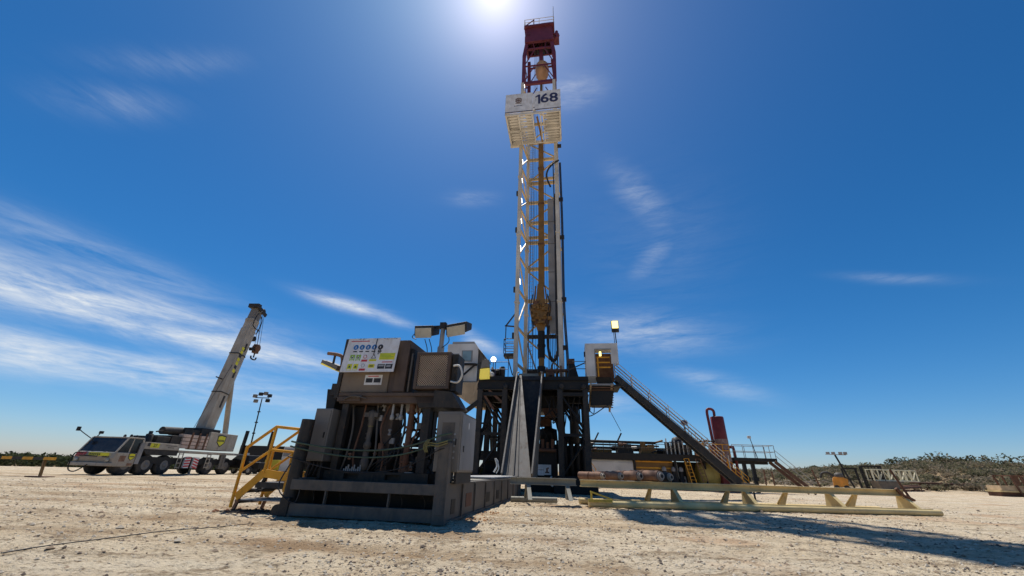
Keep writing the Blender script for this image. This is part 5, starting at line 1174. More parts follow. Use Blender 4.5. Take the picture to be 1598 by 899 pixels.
    t = thing('short_staircase', 'short brown stair with yellow top running down to the right of the rig legs', 'stairs', T, (8, -3, 0))
    for dy in (0, .9): MB().beam((6.4, -3 + dy, 3.3), (8.6, -3 + dy, .2), .07, .3).build('stringer', OCH, t)
    for k in range(9): MB().bx(6.5 + k * .24, 6.75 + k * .24, -2.95, -2.15, 3.05 - k * .34, 3.1 - k * .34).build('tread', DK, t)
    m = MB()
    for h in (.5, 1.0): m.tube((6.4, -3, 3.3 + h), (8.4, -3, .5 + h), .03, 6)
    for k in range(4): m.tube((6.4 + .65 * k, -3, 3.2 - .92 * k), (6.4 + .65 * k, -3, 4.3 - .92 * k), .03, 6)
    m.build('handrail', YE, t)
    # mud-gas separator
    t = thing('gas_separator', 'dark red upright gas separator vessel behind the long staircase', 'pressure vessel', T, (21.9, .5, 0))
    def sp(px, py): return at(px, py, 42)
    c = at(1127, 690, 42); cx = c.x * 1.0; fx = Frame(0, 42, -4)
    X = 21.2
    MB().lathe((X, 0, 0), [(.3, 1.2), (.62, 1.5), (.62, 6.66), (.57, 6.74), (.2, 6.76)], 24).build('vessel', RED, t)
    MB().lathe((X, 0, 0), [(.625, 2.6), (.625, 4.6)], 24).build('reflection_band', mat('painted_reflection', (.27, .22, .20), .6, amt=.95, dirt=(.13, .022, .022), scale=6), t)  # pale band paints the sun's reflection onto the vessel
    m = MB().path([(X - .2, 0, 6.8), (X - .2, 0, 7.3), (X - .5, 0, 7.5), (X - .85, 0, 7.3), (X - .85, 0, 6.0), (X - .8, 0, 4.0)], .13, 10, 5); m.path([(X + .6, 0, 3.9), (X + .85, 0, 3.9), (X + 1.05, 0, 3.6), (X + 1.05, 0, .4)], .13, 10, 5); m.build('bent_pipe', RED, t)
    m = MB().bx(X - .7, X + .9, -.5, .9, .0, 1.9); m.bx(X - 1.2, X - .6, -.4, .4, 2.4, 4.0); m.build('vessel_frame', RED, t)
    rail([(X - 2.6, -.6, 3.0), (X + .3, -.7, 3.0)], 1.1, (.5,), .035, .6).build('guard_rail', YE, t)
    MB().path([(X - 3, -.2, 3.6), (X - 3, -.2, 4.2), (X - 2.6, -.2, 4.3), (X - .7, -.2, 4.4)], .08, 8, 4).build('inlet_pipe', DK, t)
    g = random.Random(21)
    t = thing('yellow_stairway', 'rusty yellow railed stairway below the dark red vessel', 'stairs', T, (21, -1.4, 0))
    a, b = Vector((18.2, -1.6, 4.0)), Vector((22.3, -1.6, .2))
    for dy in (0, 1.0): MB().beam(a + Vector((0, dy, 0)), b + Vector((0, dy, 0)), .07, .28).build('stringer', OCH, t)
    for dy in (0, 1.0):
        m = MB()
        for h in (.4, .75, 1.1): m.tube(a + Vector((0, dy, h)), b + Vector((0, dy, h)), .03, 6)
        for k in range(9):
            p = a.lerp(b, k / 8) + Vector((0, dy, 0)); m.tube(p, p + Vector((0, 0, 1.1)), .03, 6)
        m.build('handrail', YE if dy == 0 else RUST, t)
    for k in range(1, 14):
        p = a.lerp(b, k / 14); MB().bx(p.x - .12, p.x + .12, -1.55, -.65, p.z, p.z + .05).build('tread', OCH, t)
    m = MB()
    for k in range(14): x = g.uniform(18, 19.6); z = g.uniform(3.1, 4.6); m.tube((x, -.5, z), (x + g.uniform(.1, .5), -.5, z + g.uniform(-.2, .2)), .09, 8)
    solo('valve_manifold', m, RUST, 'cluster of rusty pipes and white valves behind the staircase top rails', 'valves', T, (18.8, -.5, 3))
    t = thing('yard_lamp', 'dark lamp on a pole sticking up beside the long staircase', 'lamp', T, (17.7, -.6, 3))
    MB().tube((17.7, -.6, 3.0), (17.6, -.6, 5.9), .04, 6).build('post', DK, t); MB().bx(17.4, 17.9, -.8, -.4, 5.85, 6.25).build('lamp_head', SN, t, .03)
    # open railed platform at the right
    t = thing('railed_platform', 'black railed platform on two posts at the right end of the tanks', 'platform', T, (23.9, .5, 0))
    MB().bx(21.9, 25.9, -.4, 1.4, 2.70, 2.98).bx(22.0, 25.3, .2, .9, 2.45, 2.70).build('deck', DK2, t)
    rail([(21.95, -.38, 2.98), (25.85, -.38, 2.98), (25.85, 1.35, 2.98), (21.95, 1.35, 2.98)], 1.15, (.5,), .03, .95).build('guard_rail', GAL, t)
    for x in (23.0, 23.8): MB().bx(x, x + .28, .3, .6, 0, 2.45).bx(x - .1, x + .4, .25, .65, 1.0, 1.3).build('post', DK2, t)
    m = MB().beam((25.6, -.5, 2.7), (28.6, -.5, .1), .08, .3); m.beam((25.6, .5, 2.7), (28.6, .5, .1), .08, .3); m.build('stair_flight', RUSTD, t)
    m = MB(); 
    for h in (.5, 1.0): m.tube((25.8, -.5, 2.7 + h), (28.5, -.5, .2 + h), .025, 6)
    m.build('stair_rail', GAL, t)
    t = thing('platform_lamp', 'small white lamp on a pole rising from the railed platform', 'lamp', T, (24.6, .5, 2.98))
    MB().tube((24.6, .5, 2.98), (24.25, .5, 4.9), .035, 6).build('post', DK, t)
    MB().bx(24.05, 24.35, .4, .6, 4.8, 5.05).build('lamp_head', WH, t, .03)
mudtanks()

def yard():
    def gp(px, Y): d = ray(px, 740); k = Y / d.y; return Vector((d.x * k, Y, 0))
    def spot(px, Y): return Frame(gp(px, Y).x, Y, -35)
    f = spot(1308, 62)
    t = thing('orange_mixer', 'small orange machine with grey drum standing on the far gravel', 'machine', f, (0, 0, 0))
    MB().prism([(-.9, -.5, .5), (.8, -.5, .5), (.9, -.5, 1.5), (.4, -.5, 1.75), (-.7, -.5, 1.75), (-.9, -.5, 1.3)], (0, 1.0, 0)).build('machine_body', OR, t, .05)
    MB().lathe((0, 0, 1.75), [(.5, 0), (.55, .2), (.45, .5), (.2, .6)], 14).build('drum', GR, t)
    for x in (-.6, .55): MB().lathe((x, -.58, .35), [(.1, 0), (.35, .02), (.35, .2), (.1, .22)], 14, 'y').build('wheel', RUB, t)
    MB().path([(-.6, 0, 1.8), (-1.2, 0, 2.3), (-1.9, 0, 2.2), (-2.2, 0, 1.6)], .16, 8, 5).build('hose', DK, t)
    f = spot(1322, 66)
    t = thing('light_mast', 'leaning dark light mast with a cluster of lamps, beside the orange machine', 'light tower', f, (0, 0, 0))
    MB().tube((.5, 0, 0), (-.8, 0, 5.0), .13, 8).build('post', DK2, t)
    m = MB().beam((-2.0, 0, 5.1), (.6, 0, 5.0), .08, .08); m.build('crossbar', RUST, t)
    for x in (-1.9, -1.2, -.3, .3): MB().bx(x, x + .5, -.2, .2, 5.05, 5.45).build('lamp_head', CABL, t, .04)
    for i, (px, Y, lean, h, lb) in enumerate(((1275, 64, -.5, 2.6, 'leaning rusty post left of the orange machine'), (1205, 66, .0, 2.2, 'upright rusty post near the end of the railed platform'), (1192, 66, .1, 2.4, 'thin post with a pale cap below the railed platform'))):
        f = spot(px, Y); m = MB().tube((0, 0, 0), (lean, 0, h), .1, 8); m.bx(lean - .14, lean + .14, -.12, .12, h - .08, h + .06)
        solo('steel_post', m, RUSTD, lb, 'post', f, (0, 0, 0))
    f = spot(1337, 70)
    t = thing('dark_crates', 'dark steel crate frames standing between the light mast and the white truss', 'crate', f, (0, 0, 0))
    for x0, x1, h in ((-1.6, .2, 3.2), (.9, 3.4, 3.6)):
        m = MB()
        for x in (x0, x1):
            for y in (0, 1.6): m.beam((x, y, 0), (x - .15, y, h), .16, .16)
        for y in (0, 1.6): m.beam((x0, y, h), (x1, y, h), .16, .2); m.beam((x0, y, h * .5), (x1, y, h * .5), .1, .14)
        if h > 3.3: 
            for k in range(6): m.beam((x0 + .2 + k * .4, 0, 0), (x0 + k * .4, 0, h), .14, .1)
        m.build('crate_frame', DK2, t)
    m = MB().bx(-2.0, 5.0, -.6, -.4, .0, .35); m.build('crate_sill', GR, t)
    f = Frame(gp(1362, 68).x, 68, 4)
    t = thing('truss_section', 'white boxy truss section raised on blocks at the foot of the hill', 'truss', f, (0, 0, 0))
    L = gp(1430, 68).x - gp(1357, 68).x
    for y in (0, 1.1): m = MB(); truss(m, (0, y, 1.55), (L, y, 1.55), 1.55, 8, .085, zig=(y == 0)); m.build('truss_side', mat('cream_truss_paint', (.78, .68, .48), .5, amt=.3) if y == 0 else bpy.data.materials['cream_truss_paint'], t)
    m = MB()
    for k in range(10): m.beam((L * k / 9, 0, 3.1), (L * k / 9, 1.1, 3.1), .08, .08)
    m.build('cross_member', bpy.data.materials['cream_truss_paint'], t)
    solo('brown_bin', MB().prism([(.2, -.5, .3), (3.4, -.5, .3), (3.6, -.5, 1.45), (.0, -.5, 1.45)], (0, 1.4, 0)), BRN, 'brown steel bin below the left end of the white truss', 'bin', f, (1.5, 0, .3))
    m = MB()
    g = random.Random(31)
    for k in range(7): m.tube((3.8, -.4 + .2 * k, .45 + .13 * (k % 3)), (L - .2, -.2 + .2 * k, .7 + .14 * (k % 3)), .1, 8)
    for x in (4.2, 6.5, L - .8): m.bx(x, x + .3, -.8, 1.4, 0, .35)
    solo('pipe_pile', m, RUST, 'pile of rusty pipes on timbers under the white truss', 'pipes', f, (5, 0, 0))
    f = Frame(gp(1438, 70).x, 70, 3)
    t = thing('truss_section', 'low brown truss section lying on the far gravel right of the white one', 'truss', f, (0, 0, 0))
    L = gp(1512, 70).x - gp(1438, 70).x
    for y in (0, 1.0): m = MB(); truss(m, (0, y, .2), (L, y, .2), 1.0, 7, .08); m.build('truss_side', RUSTD, t)
    MB().beam((-1, 0, .1), (L + 1.2, 0, .1), .25, .2).build('truss_runner', RUSTD, t)
    MB().tube((-2, .5, 1.35), (L + 3.5, .5, 1.4), .12, 8).build('top_pipe', RUSTD, t)
    f = Frame(gp(1536, 66).x, 66, 0)
    m = MB()
    for x in (-1.0, .2): m.beam((x, 0, 0), (x - .25, 0, 1.3), .1, .1); m.beam((x + .5, .4, 0), (x, 0, 1.3), .1, .1)
    m.beam((-1.4, 0, 1.3), (.4, 0, 1.3), .12, .1)
    solo('trestle', m, CRG, 'small pale trestle standing alone on the far gravel', 'trestle', f, (0, 0, 0))
    f = Frame(gp(1556, 58).x, 58, -8)
    t = thing('timber_trailer', 'brown flat load of timber with dark frames at the right edge', 'trailer', f, (0, 0, 0))
    MB().bx(-.3, 6, 0, 2, .75, 1.35).build('load_side', TAN, t); MB().bx(-.6, 6, -.1, 2.1, .55, .72).build('deck', CR, t); MB().bx(-.5, 6, .1, 1.9, .0, .53).build('chassis', RUSTD, t)
    for x in (1.8, 4.2):
        m = MB()
        for y in (-.2, 2.2): m.beam((x, y, -.1), (x - .5, y, 2.6), .16, .16); m.beam((x + .9, y, -.1), (x + .6, y, 2.6), .16, .16)
        m.beam((x - .5, -.2, 2.6), (x + .6, -.2, 2.6), .14, .14); m.beam((x - .5, 2.2, 2.6), (x + .6, 2.2, 2.6), .14, .14); m.beam((x, -.2, 2.6), (x, 2.2, 2.6), .14, .14); m.build('side_frame', RUSTD, t); MB().bx(x - .35, x + .45, -.1, .0, 1.4, 2.5).build('side_panel', RUSTD, t)
    f = Frame(gp(1500, 96).x, 96, 0)
    for i, (px, Y, l, lb) in enumerate(((1440, 92, 6, 'pale fallen branches heaped below the scrub hill, beside the white truss'), (1500, 90, 8, 'pale fallen branches heaped at the foot of the scrub hill, behind the brown truss'), (1262, 80, 7, 'tangle of pale dead branches behind the leaning rusty post'))):
        m = MB(); p = gp(px, Y)
        for k in range(26):
            a = p + Vector((g.uniform(-l, l), g.uniform(-1.5, 1.5), g.uniform(.1, .5))); m.path([a, a + Vector((g.uniform(-1.2, 1.2), g.uniform(-.3, .3), g.uniform(.0, .7))), a + Vector((g.uniform(-2.4, 2.4), g.uniform(-.5, .5), g.uniform(.0, 1.0)))], .05, 5, 3)
        solo('dead_branches', m, mat('dead_wood', (.36, .30, .23), .9), lb, 'branches', base=p)
yard()

# ================================================================== left side: barrier, crane, trailers
def left_side():
    f = Frame(-33.2, 26.5, 0)
    t = thing('barrier_bar', 'yellow and black striped barrier bar on a thin foot at the left edge', 'barrier', f, (5, 0, 0))
    a, b = at(-60, 712.5, 27.0) - Vector((-33.2, 26.5, 0)), at(86, 716, 26.4) - Vector((-33.2, 26.5, 0))
    m = MB()
    n = 9
    for k in range(n): m.m = k % 2; m.beam(a.lerp(b, k / n), a.lerp(b, (k + 1) / n), .12, .16)
    m.build('striped_bar', [YE, DK], t)
    q = at(70, 719, 26.4) - Vector((-33.2, 26.5, 0)); r = at(62, 744, 26.3) - Vector((-33.2, 26.5, 0)); r.z = 0
    MB().beam(q, r, .12, .12).build('foot_post', OCH, t); MB().bx(r.x - .6, r.x + .6, r.y - .3, r.y + .3, 0, .06).build('foot_plate', RUSTD, t)

    C = Frame(-30.3, 34, -4)
    t = thing('mobile_crane', 'white five-axle mobile crane with its boom raised almost upright', 'crane', C, (0, 4.5, 0))
    # carrier cab
    xl, xr = -1.75, 1.4
    def cross(y0, y1, prof_): return MB().prism([(xl, y, z) for y, z in prof_], (xr - xl, 0, 0))
    cb = MB().prism([(xl, -2.35, .75), (xl, -2.45, 1.15), (xl, -2.35, 1.58), (xl, -.35, 1.58), (xl, -.35, 1.4), (xl, -.75, .6), (xl, -2.2, .6)], (xr - xl, 0, 0)).build('cab_body', WHC, t, .05)
    MB().bx(xl + .06, xr - .06, -1.75, -.45, 2.58, 2.68).build('cab_roof', WHC, t, .03)
    m = MB()
    for x in (xl + .05, xr - .13): m.beam((x + .04, -2.33, 1.56), (x + .04, -1.75, 2.6), .09, .09); m.beam((x + .04, -.42, 1.56), (x + .04, -.5, 2.6), .1, .14); m.beam((x + .04, -1.35, 1.56), (x + .04, -1.3, 2.6), .07, .09)
    m.build('cab_pillar', WHC, t)
    MB().prism([(xl + .14, -2.31, 1.59), (xr - .14, -2.31, 1.59), (xr - .14, -1.76, 2.57), (xl + .14, -1.76, 2.57)], (0, .03, .01)).build('windscreen', GLS, t)
    m = MB().prism([(xr - .1, -2.25, 1.59), (xr - .1, -1.38, 1.59), (xr - .1, -1.33, 2.57), (xr - .1, -1.72, 2.57)], (.03, 0, 0)); m.prism([(xr - .1, -1.28, 1.59), (xr - .1, -.5, 1.59), (xr - .1, -.55, 2.57), (xr - .1, -1.25, 2.57)], (.03, 0, 0)); m.build('side_window', GLS, t)
    MB().prism([(xl + .1, -2.2, 1.73), (xl + .1, -.5, 1.73), (xl + .1, -.55, 2.57), (xl + .1, -1.72, 2.57)], (-.03, 0, 0)).build('side_window', BLUEGL, t)
    MB().bx(xl + .2, xr - .3, -.46, -.44, 1.73, 2.57).build('rear_window', GLS, t)
    m = MB(); m.bx(-.6, 1.0, -2.49, -2.47, 1.30, 1.52); m.build('bumper_plate', SY, cb)
    m = MB()
    for k in range(6): m.bx(-.52 + k * .15, -.42 + k * .15, -2.5, -2.49, 1.36, 1.46)
    for k in range(3): m.bx(.62 + k * .12, .7 + k * .12, -2.5, -2.49, 1.20, 1.30)
    for k in range(3): m.bx(.5 + k * .22, .6 + k * .22, -2.46, -2.43, 1.22, 1.28)
    m.build('plate_mark', SK, cb)
    m = MB()
    for k in range(4): m.prism([(xl + .1 + k * .2, -2.475, 1.25), (xl + .2 + k * .2, -2.475, 1.25), (xl + .3 + k * .2, -2.42, 1.55), (xl + .2 + k * .2, -2.42, 1.55)], (0, -.02, 0))
    m.build('hazard_stripe', SR, cb)
    m = MB()
    for x in (xl + .35, xr - .35): m.lathe((x, -2.47, 1.02), [(.14, 0), (.14, -.04), (.02, -.06)], 12, 'y')
    m.build('headlight', LENS, cb)
    MB().bx(xl - .02, xr + .02, -2.6, -2.3, .62, .86).build('bumper', WHC, t, .04)
    m = MB().path([(-1.1, -2.5, 1.5), (-1.2, -2.9, 1.45), (-1.2, -3.0, .9), (-1.1, -2.95, .35), (-.6, -2.9, .25), (-.1, -2.7, .7)], .04, 6, 6); m.path([(-1.1, -2.5, 1.3), (-.9, -2.75, 1.3), (.1, -2.75, 1.28), (.2, -2.55, 1.28)], .05, 6, 4); m.build('bumper_hose', DK2, t)
    m = MB().path([(xl, -1.8, 2.5), (xl - .35, -2.3, 2.9), (xl - .5, -2.5, 3.1)], .035, 6, 5); m.bx(xl - .66, xl - .44, -2.6, -2.45, 2.98, 3.28); m.path([(xl + .3, -1.7, 2.65), (xl + .5, -1.7, 2.95)], .04, 6, 3); m.bx(xl + .4, xl + .62, -1.8, -1.6, 2.85, 3.05); m.build('mirror', DK2, t, .02)
    for x, y in ((.3, -1.2), (xr - .25, -1.5), (xr - .6, -.7)): MB().lathe((x, y, 2.68), [(.09, 0), (.1, .1), (.05, .2)], 8).build('beacon', DK, t)
    # emblem maker: shield of black with a yellow inset
    def shield(o, ey_, s, parent, nm='emblem'):
        m = MB(); P = [(-.5, .42), (-.1, .5), (.5, .42), (.46, -.15), (0, -.5), (-.46, -.15)]
        for k, (sc, mi, dx) in enumerate(((1, 0, .012), (.82, 1, .02))):
            m.m = mi; m.prism([Vector(o) + Vector((.002, u * s * sc, v * s * sc)) for u, v in P], (dx, 0, 0))
        m.m = 0
        for k in range(5): m.prism([Vector(o) + Vector((.022, (-.34 + k * .14 + u) * s, v * s)) for u, v in ((0, -.06), (.09, -.06), (.09, .1), (0, .1))], (.006, 0, 0))
        m.build(nm, [SK, SY], parent)
    shield((xr, -1.05, 1.30), 0, .55, cb)
    m = MB().bx(xr + .002, xr + .012, -1.95, -1.5, .95, 1.35); m.bx(xr + .002, xr + .012, -1.2, -.8, .68, .85); m.build('grime_patch', RUST, cb)
    # deck
    MB().bx(-1.3, 1.3, -.35, 11.6, .85, 1.35).build('chassis', DK2, t)
    d = MB().bx(1.0, 1.42, -.35, 3.0, 1.92, 2.42).build('engine_cover', WHC, t, .02)
    MB().bx(-1.5, .95, -.35, 3.0, 1.5, 2.3).build('deck_box', GR, t)
    m = MB(); m.m = 0; m.bx(1.42, 1.435, .15, .95, 2.03, 2.36); m.m = 1; m.bx(1.42, 1.435, -.12, .1, 2.12, 2.36); m.bx(1.42, 1.435, 1.6, 2.7, 2.22, 2.26); m.bx(1.42, 1.435, 1.8, 2.4, 2.08, 2.12)
    m.build('number_plate', [SY, SK], d)
    MB().text('27', (1.442, .55, 2.19), (0, 1, 0), (0, 0, 1), .34, .006, .01).build('number', SK, d)
    MB().bx(-1.42, 1.42, 3.0, 11.7, 1.78, 1.95).build('deck_edge', WHC, t)
    MB().bx(1.38, 1.46, -.7, -.35, .8, 2.3).build('side_skirt', CABL, t)
    MB().prism([(1.40, -.34, 1.9), (1.40, 3.0, 1.9), (1.40, 3.0, 1.5), (1.40, .1, 1.5)], (-.3, 0, 0)).build('mudguard', DK, t)
    for y in (-1.2, .48, 2.2, 7.1, 9.3):
        for s in (1, -1):
            w = MB().lathe((s * 1.02, y, .755), [(.3, -.28), (.67, -.27), (.74, -.2), (.75, 0), (.74, .2), (.67, .27), (.3, .28)], 28, 'x').build('wheel', RUB, t)
            MB().lathe((s * 1.02, y, .755), [(.36, s * .283), (.34, s * .22), (.2, s * .2), (.17, s * .3), (.02, s * .31)] if s > 0 else [(.02, -.31), (.17, -.3), (.2, -.2), (.34, -.22), (.36, -.283)], 20, 'x').build('rim', CAB, w)
    for y, z0 in ((3.15, .5), (6.35, .55), (8.15, .55)):
        m = MB()
        for dy in (0, .42): m.bx(1.42, 1.47, y + dy, y + dy + .06, z0, 1.78)
        for k in range(4): m.bx(1.42, 1.47, y + .06, y + .42, z0 + .05 + k * .36, z0 + .11 + k * .36)
        m.build('step_ladder', WHC if y < 8 else CAB, t)
    for y, s in ((4.0, 1), (4.95, 0)):
        m = MB(); m.m = 0; m.bx(1.30, 1.42, y, y + .62, .55, 1.45)
        m.m = 1
        for k in range(4): m.prism([(1.425, y + .02, .62 + k * .22), (1.425, y + .02, .74 + k * .22), (1.425, y + .6, .62 + k * .22 + (.16 if s else -.04)), (1.425, y + .6, .50 + k * .22 + (.16 if s else -.04))], (.01, 0, 0))
        m.build('outrigger_plate', [SIGNW, SR], t)
    MB().bx(1.1, 1.38, 8.3, 8.9, .5, 1.78).build('outrigger_leg', CAB, t)
    MB().lathe((1.1, 5.3, 0), [(.3, 0), (.3, .06), (.1, .1), (.1, 1.2)], 12).build('outrigger_foot', WHC, t)
    MB().lathe((.6, .55, 2.3), [(.26, 0), (.26, .75), (.14, .8), (.14, 1.0)], 14).build('exhaust_stack', DK, t)
    # superstructure
    m = MB().bx(-1.2, 1.0, .9, 6.0, 2.35, 2.95); m.bx(-1.2, 1.1, 2.2, 4.0, 2.3, 3.1); m.build('winch_deck', DK, t, .03)
    m = MB()
    for k in range(4):
        for j in range(3): m.bx(.7, 1.24, 3.2 + j * 1.0, 4.1 + j * 1.0, 2.14 + k * .30, 2.40 + k * .30)
    m.build('counterweight_slab', mat('slab_concrete_paint', (.58, .46, .38), .6, amt=.6, dirt=(.40, .19, .12), scale=3), t, .02)
    m = MB()
    for j in range(3): m.bx(1.245, 1.27, 4.0 + j * .82, 4.2 + j * .82, 2.1, 3.5)
    m.build('chain_strap', RUSTD, t)
    s_ = MB().bx(-.9, 1.22, 6.2, 9.9, 2.12, 3.72).build('slew_house', WHC, t, .04)
    shield((1.22, 7.75, 3.0), 0, 1.15, s_)
    m = MB().tube((.4, 1.7, 3.45), (.4, 3.6, 3.55), .32, 14); m.bx(-.6, .9, 3.5, 6.0, 3.2, 3.75); m.beam((.6, 1.0, 3.3), (.6, 1.9, 3.5), .1, .1); m.build('winch_drum', DK, t)
    MB().bx(-.9, 1.0, 5.2, 7.6, 3.3, 4.0).build('boom_foot', DK2, t, .05)
    # telescopic boom
    A, B = Vector((.1, 6.6, 3.6)), Vector((.1, 8.2, 17.2)); dv = (B - A).normalized()
    bm = MB()
    sec = [(-.47, -.68), (.47, -.68), (.5, .24), (.39, .56), (0, .68), (-.39, .56), (-.5, .24)]
    a = Vector((1, 0, 0)); b = dv.cross(a).normalized()
    def tubebox(m, p, q, s0, s1):
        n = len(sec); v = [p + a * (x * s0) + b * (y * s0) for x, y in sec] + [q + a * (x * s1) + b * (y * s1) for x, y in sec]
        m.add(v, [tuple(range(n))[::-1], tuple(range(n, 2 * n))] + [(i, (i + 1) % n, n + (i + 1) % n, n + i) for i in range(n)])
    tubebox(bm, A - dv * .3, A + dv * 11.2, 1.05, 1.0); bo = bm.build('boom', WHC, t)
    bm = MB(); tubebox(bm, A + dv * 11.2, A + dv * 12.1, .92, .92); tubebox(bm, A + dv * 12.1, A + dv * 12.4, .98, .98); bm.build('inner_boom', WHC, t)
    bm = MB(); tubebox(bm, A + dv * 12.4, A + dv * 13.9, .86, .8); hd = bm.build('boom_head', CAB, t)
    for f_ in (3.9, 8.1): m = MB(); tubebox(m, A + dv * f_, A + dv * (f_ + .1), 1.1, 1.1); m.build('boom_collar', DK, t)
    m = MB()
    for k, (f_, l) in enumerate(((8.6, .9), (2.5, 1.2), (5.6, .7))): m.prism([A + dv * f_ + a * .505 + b * .08, A + dv * (f_ + l) + a * .505 + b * .08, A + dv * (f_ + l) + a * .485 + b * -.16, A + dv * f_ + a * .485 + b * -.16], a * .02)
    m.build('boom_marking', DK, t)
    m = MB()
    for k in range(7): m.m = k % 3 % 2; m.prism([A + dv * (6.1 + k * .42) + a * .49 + b * -.12, A + dv * (6.42 + k * .42) + a * .49 + b * -.12, A + dv * (6.48 + k * .42) + a * .47 + b * -.45, A + dv * (6.16 + k * .42) + a * .47 + b * -.45], a * .03)
    m.build('boom_lettering', [SY, SK], t)
    for s in (.5, -.5):
        MB().lathe(B + dv * .0 + Vector((s * .5, .55, .1)), [(.1, -.1), (.34, -.1), (.34, .1), (.1, .1)], 14, 'x').build('sheave', DK2, hd)
    m = MB().bx(-.5, .7, B.y - .9, B.y - .35, 17.3, 17.75); m.beam((.6, B.y - .8, 17.5), (.6, B.y + .9, 16.9), .14, .4); m.build('head_bracket', DK, hd)
    m = MB().path([A + dv * 13.4 + b * .8, A + dv * 12.9 + b * 1.3, A + dv * 11.4 + b * 1.25, A + dv * 11.2 + b * .8], .06, 6, 4); m.lathe(A + dv * 10.6 + b * 1.05, [(.1, -.2), (.3, -.2), (.3, .2), (.1, .2)], 12, 'x'); m.path([A + dv * 11.5 + b * .9 + a * .5, A + dv * 11.5 - b * .6 + a * .72, A + dv * 12.8 - b * .6 + a * .7, A + dv * 13.6 + a * .6], .05, 6, 3); m.build('jib_frame', DK2, t)
    MB().tube((.1, 9.4, 3.7), A + dv * 8.0 - b * .4, .25, 16).build('lift_cylinder', WHC, t); MB().tube(A + dv * 5.2 - b * 1.55 + Vector((0, 0, 0)), A + dv * 5.25 - b * .6, .06, 8).build('cylinder_stay', DK, t)
    m = MB().wire((.9, 4.2, 3.6), A + dv * 13.2 + b * .85, .022); m.build('hoist_rope', DK, t)
    hk = thing('crane_hook', 'dark red hook block hanging on ropes from the crane boom tip', 'crane hook', C, (.35, B.y + 1.9, 12.2))
    hx, hy = .35, B.y + 1.35
    m = MB().bx(hx - .22, hx + .22, hy - .3, hy + .3, 12.5, 13.5); m.lathe((hx - .25, hy, 13.1), [(.1, 0), (.42, .02), (.42, .5), (.1, .52)], 14, 'x'); m.build('hook_block', RUSTD, hk, .03)
    m = MB().tube((hx, hy, 12.5), (hx, hy, 12.0), .07, 8); m.path([(hx, hy - .45, 12.1), (hx, hy - .35, 11.85), (hx, hy, 11.78), (hx, hy + .35, 11.85), (hx, hy + .45, 12.1)], .08, 8, 5); m.build('hook', DK2, hk)
    m = MB()
    for dx, dy in ((-.15, -.2), (.15, -.2), (-.15, .2), (.15, .2)): m.wire((hx + dx, hy + dy, 13.4), (hx + dx * 1.2, B.y + .55 + dy * .6, 16.9), .022)
    m.build('wire_rope', DK, hk)
    m = MB().beam((hx, hy - .9, 12.75), (hx, hy - .3, 12.9), .3, .35); m.build('tie_arm', DK2, hk)
left_side()

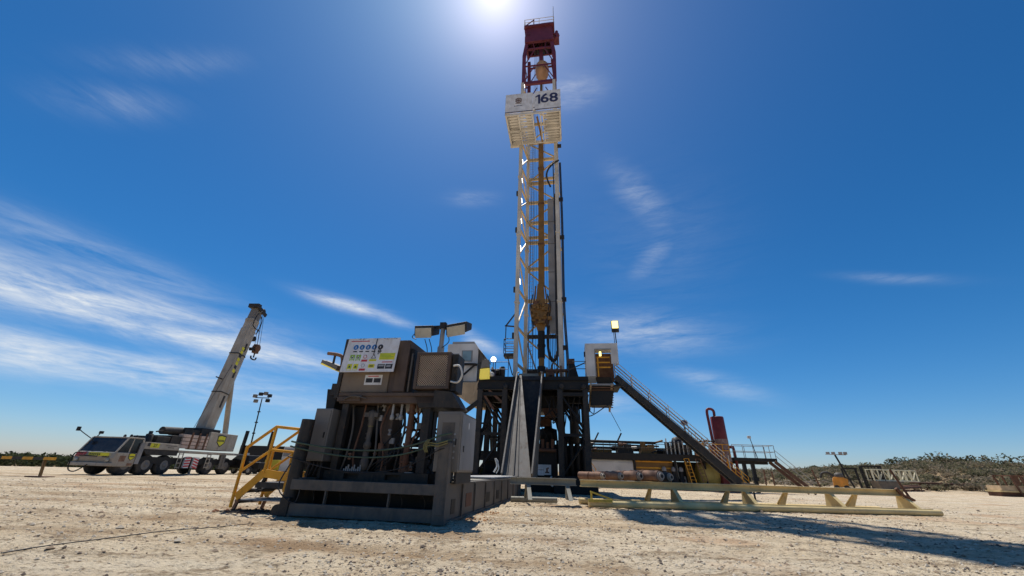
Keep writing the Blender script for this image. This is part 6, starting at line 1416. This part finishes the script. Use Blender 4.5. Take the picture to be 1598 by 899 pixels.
def left_background():
    f = Frame(at(368, 720, 50).x, 50, -5)
    t = thing('flatbed_trailer', 'black loaded flatbed with upright stakes behind the yellow steps', 'trailer', f, (4, 0, 0))
    L = at(520, 720, 50).x - at(368, 720, 50).x
    MB().bx(0, L, 0, 2.6, .9, 3.0).build('load', DK2, t, .05); MB().bx(-.3, L, -.1, 2.7, .6, .9).build('chassis', DK, t)
    for k, x in enumerate((.35, 3.6, 7.0, 10.2)): MB().tube((x, -.12, .8), (x + .1, -.12, 4.6), .2, 10).build('stake', DK2, t)
    for x in (1.5, 2.8, 6.4, 7.7):
        w = MB().lathe((x, -.1, .5), [(.15, -.15), (.45, -.14), (.5, 0), (.45, .14), (.15, .15)], 18, 'y').build('wheel', RUB, t)
    f = Frame(at(342, 740, 45).x, 45, -14)
    t = thing('parked_pickup', 'dusty dark pickup with pale green bonnet, half hidden by the yellow steps', 'pickup', f, (0, 0, 0))
    m = MB().prism([(-.9, 0, .55), (-.95, 0, .95), (-.1, 0, 1.2), (.9, 0, 1.3), (.9, 0, .55)], (0, 1.7, 0)); m.build('bonnet', mat('pale_green_paint', (.38, .40, .26), .4, amt=.4), t, .06)
    MB().prism([(.9, .05, .6), (.9, .05, 1.3), (1.5, .05, 1.85), (3.0, .05, 1.85), (3.2, .05, 1.2), (4.6, .05, 1.2), (4.6, .05, .6)], (0, 1.6, 0)).build('body', DK2, t, .06)
    MB().prism([(.95, .03, 1.33), (1.5, .03, 1.78), (2.8, .03, 1.78), (2.8, .03, 1.33)], (0, .02, 0)).build('side_window', GLS, t)
    MB().bx(-.98, -.93, .2, .7, .7, .9).build('headlight', LENS, t)
    for x in (.0, 3.6):
        for y in (-.02, 1.7):
            w = MB().lathe((x, y, .4), [(.15, -.12), (.37, -.12), (.4, 0), (.37, .12), (.15, .12)], 18, 'y').build('wheel', RUB, t)
            MB().lathe((x, y - .125, .4), [(.02, -.02), (.2, -.01), (.22, .02)], 12, 'y').build('rim', GAL, w)
    f = Frame(at(455, 720, 47).x, 47, 0)
    t = thing('white_cabin_unit', 'small white and grey unit with yellow crate behind the yellow steps', 'equipment', f, (0, 0, 0))
    MB().bx(-1.2, .5, 0, 1.5, .4, 2.9).build('unit_body', WH, t, .04); MB().bx(-1.1, .4, -.03, -.002, 1.9, 2.7).build('unit_panel', CABL, t)
    MB().bx(-3.0, -1.35, .1, 1.2, .5, 1.5).build('yellow_crate', YEL, t, .03); MB().bx(-3.1, .6, 0, 1.5, 0, .39).build('unit_foot', DK2, t)
    for i, px in enumerate((1, 2)):
        m = MB(); m.m = 0; x0 = -5.2 + i * 1.0; m.bx(x0, x0 + .5, -.3, -.2, .9, 2.1 - i * .9); m.m = 1
        for k in range(3): m.prism([(x0, -.31, .95 + k * .3), (x0, -.31, 1.08 + k * .3), (x0 + .5, -.31, 1.22 + k * .3), (x0 + .5, -.31, 1.1 + k * .3)], (0, -.01, 0))
        if i == 0: solo('hazard_panel', m, [SIGNW, SR], 'red and white striped hazard panel behind the sloping yellow handrail', 'hazard sign', f, (x0, 0, 0))
    t = thing('site_lamp', 'bright white lamp head on a dark post behind the yellow handrail end', 'lamp', f, (-.2, .3, 0))
    MB().tube((.2, .5, 2.9), (.3, .5, 4.4), .16, 8).build('post', DK2, t)
    MB().lathe((.0, .3, 4.35), [(.02, 0), (.2, .06), (.26, .22), (.2, .38), (.02, .44)], 12).build('globe', LAMPW, t)
    p0, p1 = at(392, 700, 58), at(409, 622, 58)
    f = Frame(p0.x, 58, 0); o = Vector((p0.x, 58, 0))
    t = thing('light_tower', 'thin dark light tower with a ring of lamps between the crane and the yellow steps', 'light tower', f, (0, 0, 0))
    top = p1 - o
    MB().tube((0, 0, 0), (top.x, 0, top.z), .12, 8, .07).build('post', DK2, t)
    MB().beam((top.x - 1.0, 0, top.z + .1), (top.x + 1.0, 0, top.z + .1), .1, .1).build('crossbar', DK2, t)
    for k, (dx, dz) in enumerate(((-1.1, .3), (-.35, .6), (.35, .7), (1.0, .4), (-.8, -.4), (.9, -.3))):
        MB().bx(top.x + dx - .25, top.x + dx + .25, -.2, .2, top.z + dz - .2, top.z + dz + .25).build('lamp_head', DK2 if k % 2 else CAB, t, .05)
    m = MB()
    for k in range(5): m.bx(top.x * (.2 + k * .15) - .2, top.x * (.2 + k * .15) + .2, -.06, .06, top.z * (.2 + k * .15), top.z * (.2 + k * .15) + .15)
    m.build('clamp', DK2, t)
left_background()
